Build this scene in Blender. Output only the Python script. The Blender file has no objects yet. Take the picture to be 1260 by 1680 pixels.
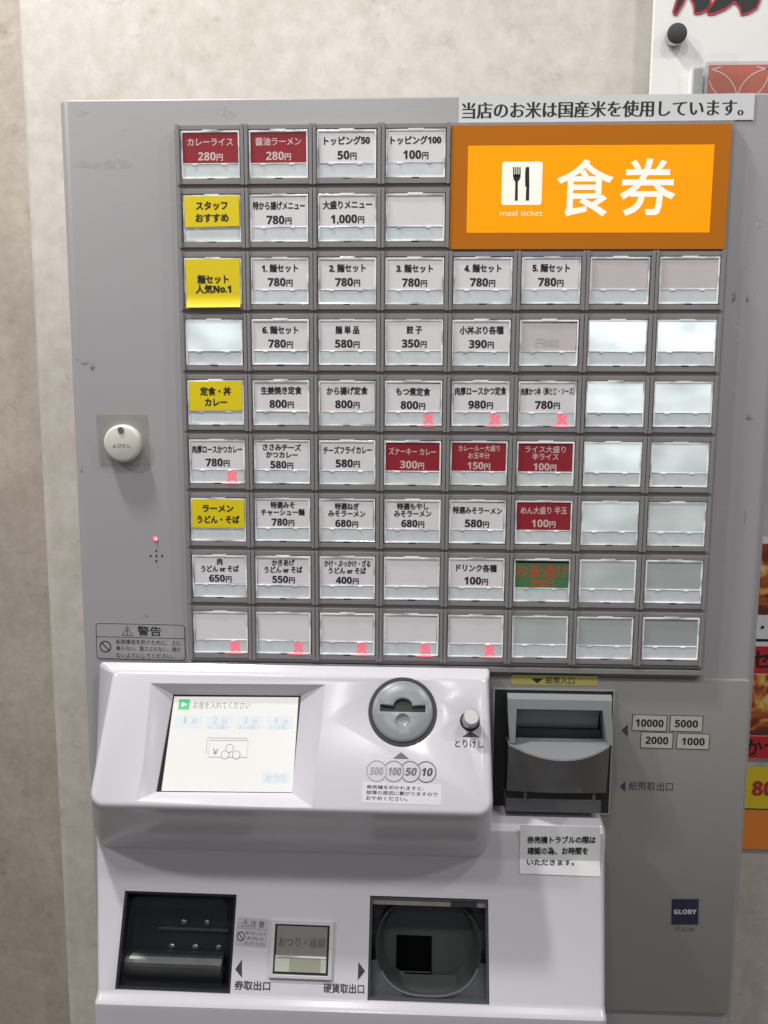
import bpy, bmesh, math, random
from mathutils import Vector, Matrix
from mathutils.geometry import delaunay_2d_cdt
import numpy as np
random.seed(7)
C = bpy.context.scene.collection
SC = bpy.context.scene
PI = math.pi
Z0 = 1.45                                  # height of the top row of buttons above the floor

# ------------------------------------------------------------------ camera, light, exposure
F = 1262.0
CAM = Vector((-0.02785, -0.64295, -0.22959 + Z0))
ROT = Matrix.Rotation(0.03652, 3, 'Z') @ Matrix.Rotation(1.44585, 3, 'X') @ Matrix.Rotation(0.00525, 3, 'Z')
cd = bpy.data.cameras.new('camera')
cam = bpy.data.objects.new('camera', cd); C.objects.link(cam)
cam.matrix_world = Matrix.Translation(CAM) @ ROT.to_4x4()
cd.sensor_fit = 'AUTO'; cd.sensor_width = 36.0; cd.lens = F / 1680 * 36.0
cd.clip_start = 0.02; cd.clip_end = 60
SC.camera = cam

w = bpy.data.worlds.new('World'); SC.world = w; w.use_nodes = True
bg = w.node_tree.nodes['Background']
bg.inputs[0].default_value = (0.93, 0.95, 1.0, 1); bg.inputs[1].default_value = 0.17

def lamp(name, loc, power, size, col, target):
    l = bpy.data.lights.new(name, 'AREA'); l.shape = 'DISK'; l.size = size; l.energy = power; l.color = col
    o = bpy.data.objects.new(name, l); C.objects.link(o); o.location = loc
    o.rotation_euler = (Vector(target) - Vector(loc)).to_track_quat('-Z', 'Y').to_euler()
WARM = (1.0, 0.97, 0.94)
lamp('ceiling_or_fill_lamp', (-0.66, -0.21, 2.65), 22.0, 0.12, WARM, (-0.5, -0.2, 0.0))      # nearly overhead: throws the head's long shadow
lamp('ceiling_or_fill_lamp', (-0.28, -0.85, 2.65), 6.0, 0.12, WARM, (-0.2, -0.1, 1.1))
lamp('ceiling_or_fill_lamp', (0.62, -0.75, 2.65), 5.5, 0.12, WARM, (0.2, -0.1, 1.1))
lamp('ceiling_or_fill_lamp', (-0.18, -1.86, 2.65), 3.0, 0.10, WARM, (-0.1, 0.0, 1.0))
lamp('ceiling_or_fill_lamp', (-1.7, -0.80, 2.65), 14.0, 0.12, WARM, (-0.9, 0.1, 0.8))  # added fill lamp, put in to lift the lower left wall
lamp('ceiling_or_fill_lamp', (1.7, -0.80, 2.65), 9.0, 0.12, WARM, (0.6, 0.1, 0.8))  # added fill lamp for the lower wall right of the machine

vs = SC.view_settings
vs.view_transform = 'Standard'; vs.look = 'None'; vs.gamma = 1.0; vs.use_curve_mapping = False
vs.exposure = 0.14
SC.cycles.use_denoising = True
SC.cycles.max_bounces = 8
SC.cycles.transparent_max_bounces = 12
SC.cycles.caustics_reflective = False; SC.cycles.caustics_refractive = False

# ------------------------------------------------------------------ pixel -> point on a real plane
def ray(px, py):
    return ROT @ Vector(((px - 630) / F, -(py - 840) / F, -1.0))
def at(px, py, y):
    d = ray(px, py); return CAM + d * ((y - CAM.y) / d.y)
def onplane(px, py, P, n):
    d = ray(px, py); return CAM + d * ((P - CAM).dot(n) / d.dot(n))

class Plane:
    def __init__(s, P, tilt):
        t = math.radians(tilt); s.P = P
        s.n = Vector((0, -math.cos(t), math.sin(t)))          # towards the viewer
        s.up = Vector((0, math.sin(t), math.cos(t)))
    def at(s, px, py, off=0.0): return onplane(px, py, s.P + s.n * off, s.n)
Y_BODY, Y_GRID, Y_PLATE = 0.006, 0.0018, 0.0035
P_BODY = Plane(Vector((0, Y_BODY, Z0)), 0)
P_PLATE = Plane(Vector((0, Y_PLATE, Z0)), 0)
P_SIGN = Plane(Vector((0, 0.001, Z0)), 0)
P_HEAD = Plane(at(480, 1102, -0.012), 34)
P_LOW = Plane(at(480, 1400, -0.03), 22)

# ------------------------------------------------------------------ materials
MATS = {}
def srgb(r, g, b):
    f = lambda c: (c / 255 / 12.92) if c / 255 <= 0.04045 else ((c / 255 + 0.055) / 1.055) ** 2.4
    return (f(r), f(g), f(b), 1)
def mat(name, col, rough=0.45, metal=0.0, var=0.05, scale=30.0, bump=0.0, bscale=400.0, spec=0.5, emit=None, estr=0.0, coat=0.0):
    if name in MATS: return MATS[name]
    m = bpy.data.materials.new(name); m.use_nodes = True; nt = m.node_tree; N = nt.nodes; L = nt.links
    b = N['Principled BSDF']
    if len(col) == 3: col = (*col, 1)
    tc = N.new('ShaderNodeTexCoord'); no = N.new('ShaderNodeTexNoise')
    no.inputs['Scale'].default_value = scale; no.inputs['Detail'].default_value = 5
    L.new(tc.outputs['Object'], no.inputs['Vector'])
    mx = N.new('ShaderNodeMix'); mx.data_type = 'RGBA'
    mx.inputs['A'].default_value = tuple(c * (1 - var) for c in col[:3]) + (1,)
    mx.inputs['B'].default_value = tuple(min(1, c * (1 + var)) for c in col[:3]) + (1,)
    L.new(no.outputs['Fac'], mx.inputs['Factor']); L.new(mx.outputs['Result'], b.inputs['Base Color'])
    mr = N.new('ShaderNodeMapRange'); mr.inputs['To Min'].default_value = rough * 0.85; mr.inputs['To Max'].default_value = min(1, rough * 1.15)
    L.new(no.outputs['Fac'], mr.inputs['Value']); L.new(mr.outputs['Result'], b.inputs['Roughness'])
    b.inputs['Metallic'].default_value = metal; b.inputs['Specular IOR Level'].default_value = spec
    b.inputs['Coat Weight'].default_value = coat; b.inputs['Coat Roughness'].default_value = 0.08
    if bump:
        n2 = N.new('ShaderNodeTexNoise'); n2.inputs['Scale'].default_value = bscale; n2.inputs['Detail'].default_value = 2
        L.new(tc.outputs['Object'], n2.inputs['Vector'])
        bp = N.new('ShaderNodeBump'); bp.inputs['Strength'].default_value = bump; bp.inputs['Distance'].default_value = 0.001
        L.new(n2.outputs['Fac'], bp.inputs['Height']); L.new(bp.outputs['Normal'], b.inputs['Normal'])
    if emit:
        b.inputs['Emission Color'].default_value = (*emit[:3], 1); b.inputs['Emission Strength'].default_value = estr
    MATS[name] = m; return m
def clear_mat(name, tint=(1, 1, 1), refl=0.10, rough=0.04, white=0.0):
    m = bpy.data.materials.new(name); m.use_nodes = True; nt = m.node_tree; N = nt.nodes; L = nt.links
    N.remove(N['Principled BSDF'])
    tr = N.new('ShaderNodeBsdfTransparent'); tr.inputs['Color'].default_value = (*tint, 1)
    gl = N.new('ShaderNodeBsdfGlossy'); gl.inputs['Roughness'].default_value = rough
    lw = N.new('ShaderNodeLayerWeight'); lw.inputs['Blend'].default_value = 0.5
    pw = N.new('ShaderNodeMath'); pw.operation = 'POWER'; pw.inputs[1].default_value = 4.0; L.new(lw.outputs['Facing'], pw.inputs[0])
    ma = N.new('ShaderNodeMath'); ma.operation = 'MULTIPLY_ADD'; ma.inputs[1].default_value = 0.5; ma.inputs[2].default_value = refl
    L.new(pw.outputs[0], ma.inputs[0]); ma.use_clamp = True
    mx = N.new('ShaderNodeMixShader'); L.new(ma.outputs[0], mx.inputs[0]); L.new(tr.outputs[0], mx.inputs[1]); L.new(gl.outputs[0], mx.inputs[2])
    out = mx
    if white:
        df = N.new('ShaderNodeBsdfDiffuse'); df.inputs['Color'].default_value = (0.85, 0.85, 0.85, 1)
        m2 = N.new('ShaderNodeMixShader'); m2.inputs[0].default_value = white
        L.new(mx.outputs[0], m2.inputs[1]); L.new(df.outputs[0], m2.inputs[2]); out = m2
    tcn = N.new('ShaderNodeTexCoord'); no = N.new('ShaderNodeTexNoise'); no.inputs['Scale'].default_value = 25
    L.new(tcn.outputs['Object'], no.inputs['Vector'])
    bp = N.new('ShaderNodeBump'); bp.inputs['Strength'].default_value = 0.25; bp.inputs['Distance'].default_value = 0.002
    L.new(no.outputs['Fac'], bp.inputs['Height']); L.new(bp.outputs['Normal'], gl.inputs['Normal'])
    L.new(out.outputs[0], N['Material Output'].inputs['Surface'])
    MATS[name] = m; return m

def wall_mat(name, c1, c2, c3):
    m = bpy.data.materials.new(name); m.use_nodes = True; nt = m.node_tree; N = nt.nodes; L = nt.links
    b = N['Principled BSDF']; b.inputs['Roughness'].default_value = 0.75; b.inputs['Specular IOR Level'].default_value = 0.2
    tc = N.new('ShaderNodeTexCoord')
    n1 = N.new('ShaderNodeTexNoise'); n1.inputs['Scale'].default_value = 7; n1.inputs['Detail'].default_value = 9; n1.inputs['Roughness'].default_value = 0.62; n1.inputs['Distortion'].default_value = 0.6
    n2 = N.new('ShaderNodeTexNoise'); n2.inputs['Scale'].default_value = 26; n2.inputs['Detail'].default_value = 8; n2.inputs['Roughness'].default_value = 0.7
    L.new(tc.outputs['Object'], n1.inputs['Vector']); L.new(tc.outputs['Object'], n2.inputs['Vector'])
    r1 = N.new('ShaderNodeValToRGB'); r1.color_ramp.elements[0].position = 0.36; r1.color_ramp.elements[0].color = (*c2, 1)
    r1.color_ramp.elements[1].position = 0.62; r1.color_ramp.elements[1].color = (*c1, 1)
    L.new(n1.outputs['Fac'], r1.inputs[0])
    # thin wandering veins
    v = N.new('ShaderNodeTexVoronoi'); v.feature = 'DISTANCE_TO_EDGE'; v.inputs['Scale'].default_value = 9
    wd = N.new('ShaderNodeMix'); wd.data_type = 'RGBA'; wd.inputs['Factor'].default_value = 0.22
    L.new(tc.outputs['Object'], wd.inputs['A']); L.new(n2.outputs['Color'], wd.inputs['B']); L.new(wd.outputs['Result'], v.inputs['Vector'])
    r2 = N.new('ShaderNodeValToRGB'); r2.color_ramp.elements[0].position = 0.0; r2.color_ramp.elements[0].color = (1, 1, 1, 1)
    r2.color_ramp.elements[1].position = 0.05; r2.color_ramp.elements[1].color = (0, 0, 0, 1)
    L.new(v.outputs['Distance'], r2.inputs[0])
    r3 = N.new('ShaderNodeValToRGB'); r3.color_ramp.elements[0].position = 0.56; r3.color_ramp.elements[0].color = (0, 0, 0, 1)
    r3.color_ramp.elements[1].position = 0.72; r3.color_ramp.elements[1].color = (1, 1, 1, 1)
    L.new(n2.outputs['Fac'], r3.inputs[0])
    mm = N.new('ShaderNodeMath'); mm.operation = 'MULTIPLY'; L.new(r2.outputs[0], mm.inputs[0]); L.new(r3.outputs[0], mm.inputs[1])
    ad = N.new('ShaderNodeMath'); ad.operation = 'MULTIPLY_ADD'; ad.inputs[1].default_value = 0.34; L.new(r3.outputs[0], ad.inputs[0]); L.new(mm.outputs[0], ad.inputs[2]); ad.use_clamp = True
    mx = N.new('ShaderNodeMix'); mx.data_type = 'RGBA'; mx.inputs['B'].default_value = (*c3, 1)
    L.new(ad.outputs[0], mx.inputs['Factor']); L.new(r1.outputs[0], mx.inputs['A'])
    n3 = N.new('ShaderNodeTexNoise'); n3.inputs['Scale'].default_value = 55; n3.inputs['Detail'].default_value = 10; n3.inputs['Roughness'].default_value = 0.75
    L.new(tc.outputs['Object'], n3.inputs['Vector'])
    r4 = N.new('ShaderNodeValToRGB'); r4.color_ramp.elements[0].position = 0.32; r4.color_ramp.elements[0].color = (0.87, 0.85, 0.82, 1); r4.color_ramp.elements[1].position = 0.62; r4.color_ramp.elements[1].color = (1.04, 1.04, 1.04, 1)
    L.new(n3.outputs['Fac'], r4.inputs[0])
    m5 = N.new('ShaderNodeMix'); m5.data_type = 'RGBA'; m5.blend_type = 'MULTIPLY'; m5.inputs['Factor'].default_value = 1.0
    L.new(mx.outputs['Result'], m5.inputs['A']); L.new(r4.outputs[0], m5.inputs['B']); L.new(m5.outputs['Result'], b.inputs['Base Color'])
    bp = N.new('ShaderNodeBump'); bp.inputs['Strength'].default_value = 0.12; bp.inputs['Distance'].default_value = 0.002
    L.new(n2.outputs['Fac'], bp.inputs['Height']); L.new(bp.outputs['Normal'], b.inputs['Normal'])
    MATS[name] = m; return m

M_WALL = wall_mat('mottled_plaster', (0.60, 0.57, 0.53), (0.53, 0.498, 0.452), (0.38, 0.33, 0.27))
M_WALL2 = wall_mat('mottled_plaster_shaded', (0.47, 0.43, 0.38), (0.38, 0.34, 0.295), (0.28, 0.235, 0.19))  # same plaster in darker colours that stand in for the shade there
M_FLOOR = mat('floor_tile', (0.25, 0.22, 0.2), 0.4)
M_BODY = mat('grey_panel_paint', (0.325, 0.320, 0.330), 0.38, var=0.05, scale=6, bump=0.08, bscale=900)
M_BODYR = mat('pale_side_paint', (0.55, 0.55, 0.57), 0.4, var=0.04, scale=8)
M_GRID = mat('grid_plate_grey', (0.29, 0.275, 0.278), 0.5, var=0.08)
M_FRAME = mat('button_frame_grey', (0.275, 0.26, 0.266), 0.42, var=0.08, scale=50)
M_BLACK = mat('black_plastic', (0.012, 0.013, 0.013), 0.3)
M_BLACK2 = mat('soft_black', (0.02, 0.022, 0.023), 0.5)
M_INK = mat('black_ink', (0.012, 0.012, 0.013), 0.6)
M_INK2 = mat('dark_grey_ink', (0.05, 0.052, 0.065), 0.6)
M_INKF = mat('faded_ink', (0.30, 0.30, 0.31), 0.6)
M_CARD = mat('card_paper', (0.86, 0.825, 0.845), 0.55, var=0.05, scale=40, emit=(1.0, 0.955, 0.975), estr=0.05)     # backlit from inside the key
M_CARDP = mat('card_paper_pinkish', (0.74, 0.68, 0.68), 0.55, var=0.06, scale=40)
M_GHOST = mat('show_through_ink', (0.62, 0.58, 0.585), 0.6)
M_YEL = mat('yellow_card', srgb(238, 214, 12), 0.5, var=0.03)
M_RED = mat('red_card', (0.36, 0.014, 0.027), 0.5, var=0.05)
M_REDF = mat('pink_print', (0.85, 0.62, 0.60), 0.6)
M_GREEN = mat('green_card', (0.085, 0.235, 0.085), 0.5)
M_REDINK = mat('red_print', (0.62, 0.10, 0.045), 0.6)
M_STRIP = mat('status_window_white', (0.74, 0.785, 0.80), 0.35, var=0.14, scale=90, emit=(0.9, 0.98, 1.0), estr=0.05)
def cap_mat():
    m = bpy.data.materials.new('clear_cap_edge'); m.use_nodes = True; nt = m.node_tree; N = nt.nodes; L = nt.links; b = N['Principled BSDF']
    g = N.new('ShaderNodeNewGeometry'); mp = N.new('ShaderNodeVectorMath'); mp.operation = 'MULTIPLY'; mp.inputs[1].default_value = (1.0, 1.0, 1.4)
    no = N.new('ShaderNodeTexNoise'); no.inputs['Scale'].default_value = 45; no.inputs['Detail'].default_value = 1
    L.new(g.outputs['Position'], mp.inputs[0]); L.new(mp.outputs[0], no.inputs['Vector'])
    r = N.new('ShaderNodeValToRGB'); r.color_ramp.elements[0].position = 0.36; r.color_ramp.elements[0].color = (0.38, 0.39, 0.39, 1)  # soft reflections of the clear edge, painted as a noise ramp
    r.color_ramp.elements[1].position = 0.52; r.color_ramp.elements[1].color = (0.9, 0.92, 0.92, 1)
    L.new(no.outputs['Fac'], r.inputs[0]); L.new(r.outputs[0], b.inputs['Base Color'])
    b.inputs['Roughness'].default_value = 0.1; b.inputs['Specular IOR Level'].default_value = 0.9
    b.inputs['Emission Color'].default_value = (0.95, 1, 1, 1); b.inputs['Emission Strength'].default_value = 0.10
    return m
M_CAP = cap_mat()
M_CLEAR = clear_mat('clear_acrylic', (0.995, 1.0, 1.0), 0.03, 0.06)
M_TAPE = clear_mat('clear_tape_film', (0.96, 0.95, 0.93), 0.05, 0.25, white=0.12)
M_SMOKE = clear_mat('smoked_flap', (0.80, 0.81, 0.82), 0.03, 0.05)
M_LEDX = mat('red_led', (0.7, 0.1, 0.12), 0.5, emit=(1.0, 0.10, 0.17), estr=0.95)
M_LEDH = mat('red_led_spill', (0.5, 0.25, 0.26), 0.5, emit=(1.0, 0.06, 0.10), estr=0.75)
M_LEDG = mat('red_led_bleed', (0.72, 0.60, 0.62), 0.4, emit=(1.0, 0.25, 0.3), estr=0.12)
M_LEDP = mat('red_led_core', (0.9, 0.4, 0.4), 0.5, emit=(1.0, 0.45, 0.5), estr=1.0)
M_SHELL = mat('white_lilac_plastic', (0.57, 0.557, 0.60), 0.19, var=0.05, scale=9, bump=0.03, bscale=1500)
M_PLATE = mat('taupe_plate', (0.29, 0.284, 0.268), 0.28, var=0.05, scale=5, bump=0.04, bscale=1200)
M_UNIT = mat('bill_unit_grey', (0.215, 0.228, 0.236), 0.32, var=0.04, bump=0.05, bscale=1500)
M_UNITD = mat('bill_unit_grey_shaded', (0.115, 0.12, 0.12), 0.28, var=0.04)  # darker copy of the unit grey: shade of its lower face put into colour
M_COIN = mat('coin_disc_grey', (0.235, 0.255, 0.263), 0.25, var=0.03, bump=0.04, bscale=2000)
M_STEEL = mat('steel', (0.62, 0.62, 0.62), 0.25, metal=1.0, var=0.08)
M_SCREEN = mat('lit_screen', (0.34, 0.34, 0.33), 0.25, emit=(1.0, 0.985, 0.945), estr=0.46, var=0.02)
M_SCRINK = mat('screen_ink', (0.08, 0.08, 0.10), 0.4, emit=(0.25, 0.25, 0.3), estr=0.35)
M_SCRPALE = mat('screen_pale_blue', (0.32, 0.34, 0.35), 0.4, emit=(0.84, 0.93, 0.96), estr=0.44)
M_SCRFAINT = mat('screen_faint_blue', (0.25, 0.29, 0.32), 0.4, emit=(0.60, 0.72, 0.82), estr=0.38)
M_SCRGRN = mat('screen_green', (0.05, 0.35, 0.12), 0.4, emit=(0.08, 0.55, 0.22), estr=0.5)
M_SCRWHT = mat('screen_white', (0.6, 0.6, 0.6), 0.4, emit=(1, 1, 0.97), estr=0.55)
M_ORD = mat('sign_brown_orange', (0.52, 0.165, 0.008), 0.15, var=0.04, scale=8, emit=(0.55, 0.17, 0.01), estr=0.06)
M_OR = mat('sign_orange', (0.85, 0.29, 0.003), 0.15, var=0.03, scale=8, emit=(1.0, 0.35, 0.0), estr=0.42)
M_SGW = mat('sign_white', (0.7, 0.7, 0.62), 0.2, emit=(1.0, 0.97, 0.86), estr=0.42)
M_PAPER = mat('white_paper', (0.76, 0.78, 0.79), 0.6, var=0.03)
M_LABEL = mat('silver_label', (0.40, 0.40, 0.41), 0.4, var=0.06, scale=60)
M_LBLW = mat('lilac_label', (0.60, 0.59, 0.64), 0.45, var=0.02)
M_GOLD = mat('mustard_label', (0.48, 0.42, 0.13), 0.45, var=0.06)
M_CREAM = mat('cream_label', (0.50, 0.51, 0.46), 0.5, var=0.02)
M_NAVY = mat('navy_badge', (0.018, 0.022, 0.055), 0.35)
M_SILV = mat('silver_print', (0.6, 0.6, 0.63), 0.4)
def scuff_mat(name, col, a1):
    m = mat(name, col, 0.7, var=0.15, scale=120); nt = m.node_tree; N = nt.nodes; L = nt.links
    tc = N.new('ShaderNodeTexCoord'); no = N.new('ShaderNodeTexNoise'); no.inputs['Scale'].default_value = 190; no.inputs['Detail'].default_value = 6
    L.new(tc.outputs['Object'], no.inputs['Vector'])
    r = N.new('ShaderNodeMapRange'); r.inputs['From Min'].default_value = 0.40; r.inputs['From Max'].default_value = 0.62; r.inputs['To Max'].default_value = a1
    L.new(no.outputs['Fac'], r.inputs['Value']); L.new(r.outputs['Result'], N['Principled BSDF'].inputs['Alpha']); return m
M_SCUFF = scuff_mat('peeled_tape_residue', (0.56, 0.56, 0.55), 0.75)
M_SCUFFD = scuff_mat('dark_smudge', (0.12, 0.12, 0.125), 0.6)
M_BELL = mat('white_bell_plastic', (0.68, 0.66, 0.61), 0.5, var=0.02)
M_BOARD = mat('white_acrylic_board', (0.80, 0.79, 0.775), 0.12, var=0.01)
M_REDLINE = mat('crimson_outline', (0.42, 0.03, 0.05), 0.4)
M_TERRA = mat('terracotta_print', (0.50, 0.13, 0.085), 0.5, var=0.04)
M_OLIVE = mat('grey_olive_card', (0.235, 0.23, 0.21), 0.4)
M_PALEGRN = mat('pale_green_window', (0.62, 0.66, 0.55), 0.35)
M_POSTRED = mat('poster_red', (0.55, 0.02, 0.03), 0.5)
M_POSTYEL = mat('poster_yellow', (0.72, 0.56, 0.02), 0.5)
M_POSTOR = mat('poster_orange', (0.80, 0.25, 0.03), 0.5)
def food_mat():
    m = bpy.data.materials.new('poster_food_print'); m.use_nodes = True; nt = m.node_tree; N = nt.nodes; L = nt.links; b = N['Principled BSDF']; b.inputs['Roughness'].default_value = 0.5
    tc = N.new('ShaderNodeTexCoord'); no = N.new('ShaderNodeTexNoise'); no.inputs['Scale'].default_value = 38; no.inputs['Detail'].default_value = 6; no.inputs['Distortion'].default_value = 1.2
    L.new(tc.outputs['Object'], no.inputs['Vector']); r = N.new('ShaderNodeValToRGB'); e = r.color_ramp.elements
    e[0].position = 0.34; e[0].color = (0.08, 0.03, 0.02, 1); e[1].position = 0.70; e[1].color = (0.75, 0.66, 0.52, 1)
    for p, c in ((0.44, (0.22, 0.03, 0.012, 1)), (0.52, (0.45, 0.12, 0.03, 1)), (0.60, (0.72, 0.42, 0.07, 1))):
        q = e.new(p); q.color = c
    L.new(no.outputs['Fac'], r.inputs[0]); L.new(r.outputs[0], b.inputs['Base Color']); return m
M_FOOD = food_mat()
def window_glow_mat(i, s):  # emission paints the brightness of the empty windows, weaker in lower rows
    m = mat('glowing_window_%s' % i, (0.45, 0.49, 0.485), 0.3, var=0.08, scale=14, emit=(0.88, 0.98, 0.97), estr=s); nt = m.node_tree; N = nt.nodes; L = nt.links
    tc = N.new('ShaderNodeTexCoord'); mp = N.new('ShaderNodeMapping'); mp.inputs['Location'].default_value = (random.uniform(0, 9), 0, random.uniform(0, 9)); mp.inputs['Scale'].default_value = (1.0, 1.0, 1.6)
    no = N.new('ShaderNodeTexNoise'); no.inputs['Scale'].default_value = 26; no.inputs['Detail'].default_value = 1
    r = N.new('ShaderNodeMapRange'); r.inputs['From Min'].default_value = 0.3; r.inputs['From Max'].default_value = 0.7; r.inputs['To Min'].default_value = s * 0.62; r.inputs['To Max'].default_value = s * 1.3
    L.new(tc.outputs['Object'], mp.inputs[0]); L.new(mp.outputs[0], no.inputs['Vector']); L.new(no.outputs['Fac'], r.inputs['Value']); L.new(r.outputs['Result'], N['Principled BSDF'].inputs['Emission Strength'])
    return m

# ------------------------------------------------------------------ mesh helpers
class MB:
    """collects polygons with material slots; build() links them as ONE mesh object"""
    def __init__(s): s.v = []; s.f = []; s.m = []; s.mats = []
    def mi(s, m):
        if m not in s.mats: s.mats.append(m)
        return s.mats.index(m)
    def poly(s, pts, m):
        b = len(s.v); s.v += [tuple(p) for p in pts]; s.f.append(tuple(range(b, b + len(pts)))); s.m.append(s.mi(m))
    def box(s, x0, x1, y0, y1, z0, z1, m):
        b = len(s.v); s.v += [(x, y, z) for x in (x0, x1) for y in (y0, y1) for z in (z0, z1)]
        for q in ((0, 1, 3, 2), (4, 6, 7, 5), (0, 4, 5, 1), (2, 3, 7, 6), (0, 2, 6, 4), (1, 5, 7, 3)):
            s.f.append(tuple(b + i for i in q)); s.m.append(s.mi(m))
    def prism(s, pts, y0, y1, m, cap=True):
        """outline pts [(x,z)] counter-clockwise seen from -y; front face at y0 (towards the viewer)"""
        n = len(pts); b = len(s.v); k = s.mi(m)
        s.v += [(x, y0, z) for x, z in pts] + [(x, y1, z) for x, z in pts]
        if cap:
            s.f.append(tuple(b + i for i in range(n))); s.m.append(k)
            s.f.append(tuple(b + n + i for i in reversed(range(n)))); s.m.append(k)
        for i in range(n):
            j = (i + 1) % n; s.f.append((b + i, b + n + i, b + n + j, b + j)); s.m.append(k)
    def ring(s, outer, inner, y0, y1, m):
        """frame between two outlines with equal point counts, front at y0"""
        n = len(outer); b = len(s.v); k = s.mi(m)
        s.v += [(x, y0, z) for x, z in outer] + [(x, y0, z) for x, z in inner] + [(x, y1, z) for x, z in outer] + [(x, y1, z) for x, z in inner]
        for i in range(n):
            j = (i + 1) % n
            for q in ((i, j, n + j, n + i), (i, 2 * n + i, 2 * n + j, j), (n + i, n + j, 3 * n + j, 3 * n + i), (2 * n + i, 3 * n + i, 3 * n + j, 2 * n + j)):
                s.f.append(tuple(b + t for t in q)); s.m.append(k)
    def text(s, body, cx, cz, em, m, y=0.0, width=None, bold=(0.012, 0.012), mirror=False, height=None, shear=0.0, dy=0.0):
        V, T, bb = glyphs(body, bold)
        bw = bb[2] - bb[0]; bh = bb[3] - bb[1]
        sx = width / bw if width else em
        sz = height / bh if height else em
        if mirror: sx = -sx
        ox = (bb[0] + bb[2]) / 2; oz = (bb[1] + bb[3]) / 2 if height else 0.345
        b = len(s.v); k = s.mi(m)
        s.v += [(cx + ((x - ox) + shear * (z - oz)) * sx, y, cz + (z - oz) * sz) for x, z in V]
        for t in T:
            s.f.append(tuple(b + i for i in (reversed(t) if mirror else t))); s.m.append(k)
        return abs(bw * sx)
    def stroke(s, pts, wd, m, y=0.0, closed=False):
        """a flat printed line of width wd along pts [(x,z)]"""
        n = len(pts)
        L = []; R = []
        for i in range(n):
            a = pts[(i - 1) % n] if closed or i else pts[0]; c = pts[(i + 1) % n] if closed or i < n - 1 else pts[-1]
            dx, dz = c[0] - a[0], c[1] - a[1]; l = math.hypot(dx, dz) or 1
            nx, nz = -dz / l * wd / 2, dx / l * wd / 2
            L.append((pts[i][0] + nx, y, pts[i][1] + nz)); R.append((pts[i][0] - nx, y, pts[i][1] - nz))
        for i in range(n if closed else n - 1):
            j = (i + 1) % n; s.poly([R[i], R[j], L[j], L[i]], m)
    def build(s, name, parent=None, loc=(0, 0, 0), smooth=False, bevel=0.0, segs=2, angle=35):
        me = bpy.data.meshes.new(name); me.from_pydata(s.v, [], s.f)
        for m in s.mats: me.materials.append(m)
        me.polygons.foreach_set('material_index', s.m)
        o = bpy.data.objects.new(name, me); C.objects.link(o); o.location = loc
        if parent: o.parent = parent
        if bevel: bake(o, [('BEVEL', bevel, segs, angle)])
        if smooth: shade(o)
        me = o.data; me.update(); return o

def bake(o, mods):
    for md in mods:
        if md[0] == 'BEVEL':
            bm = bmesh.new(); bm.from_mesh(o.data); bmesh.ops.remove_doubles(bm, verts=bm.verts, dist=1e-6); bm.to_mesh(o.data); bm.free()
            m = o.modifiers.new('b', 'BEVEL'); m.width = md[1]; m.segments = md[2]; m.limit_method = 'ANGLE'; m.angle_limit = math.radians(md[3])
        else:
            m = o.modifiers.new('c', 'BOOLEAN'); m.operation = 'DIFFERENCE'; m.solver = 'EXACT'; m.object = md[1]
    bpy.context.view_layer.update()
    dg = bpy.context.evaluated_depsgraph_get()
    me = bpy.data.meshes.new_from_object(o.evaluated_get(dg), preserve_all_data_layers=False, depsgraph=dg)
    o.modifiers.clear(); old = o.data; nm = old.name; o.data = me; bpy.data.meshes.remove(old); me.name = nm
def shade(o, ang=30):
    o.data.polygons.foreach_set('use_smooth', [True] * len(o.data.polygons))
    bm = bmesh.new(); bm.from_mesh(o.data)
    for e in bm.edges:
        if len(e.link_faces) == 2 and e.calc_face_angle(0) > math.radians(ang): e.smooth = False
    bm.to_mesh(o.data); bm.free()
def cut(o, *cutters):
    bake(o, [('BOOL', c) for c in cutters])
    for c in cutters: bpy.data.objects.remove(c)

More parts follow.
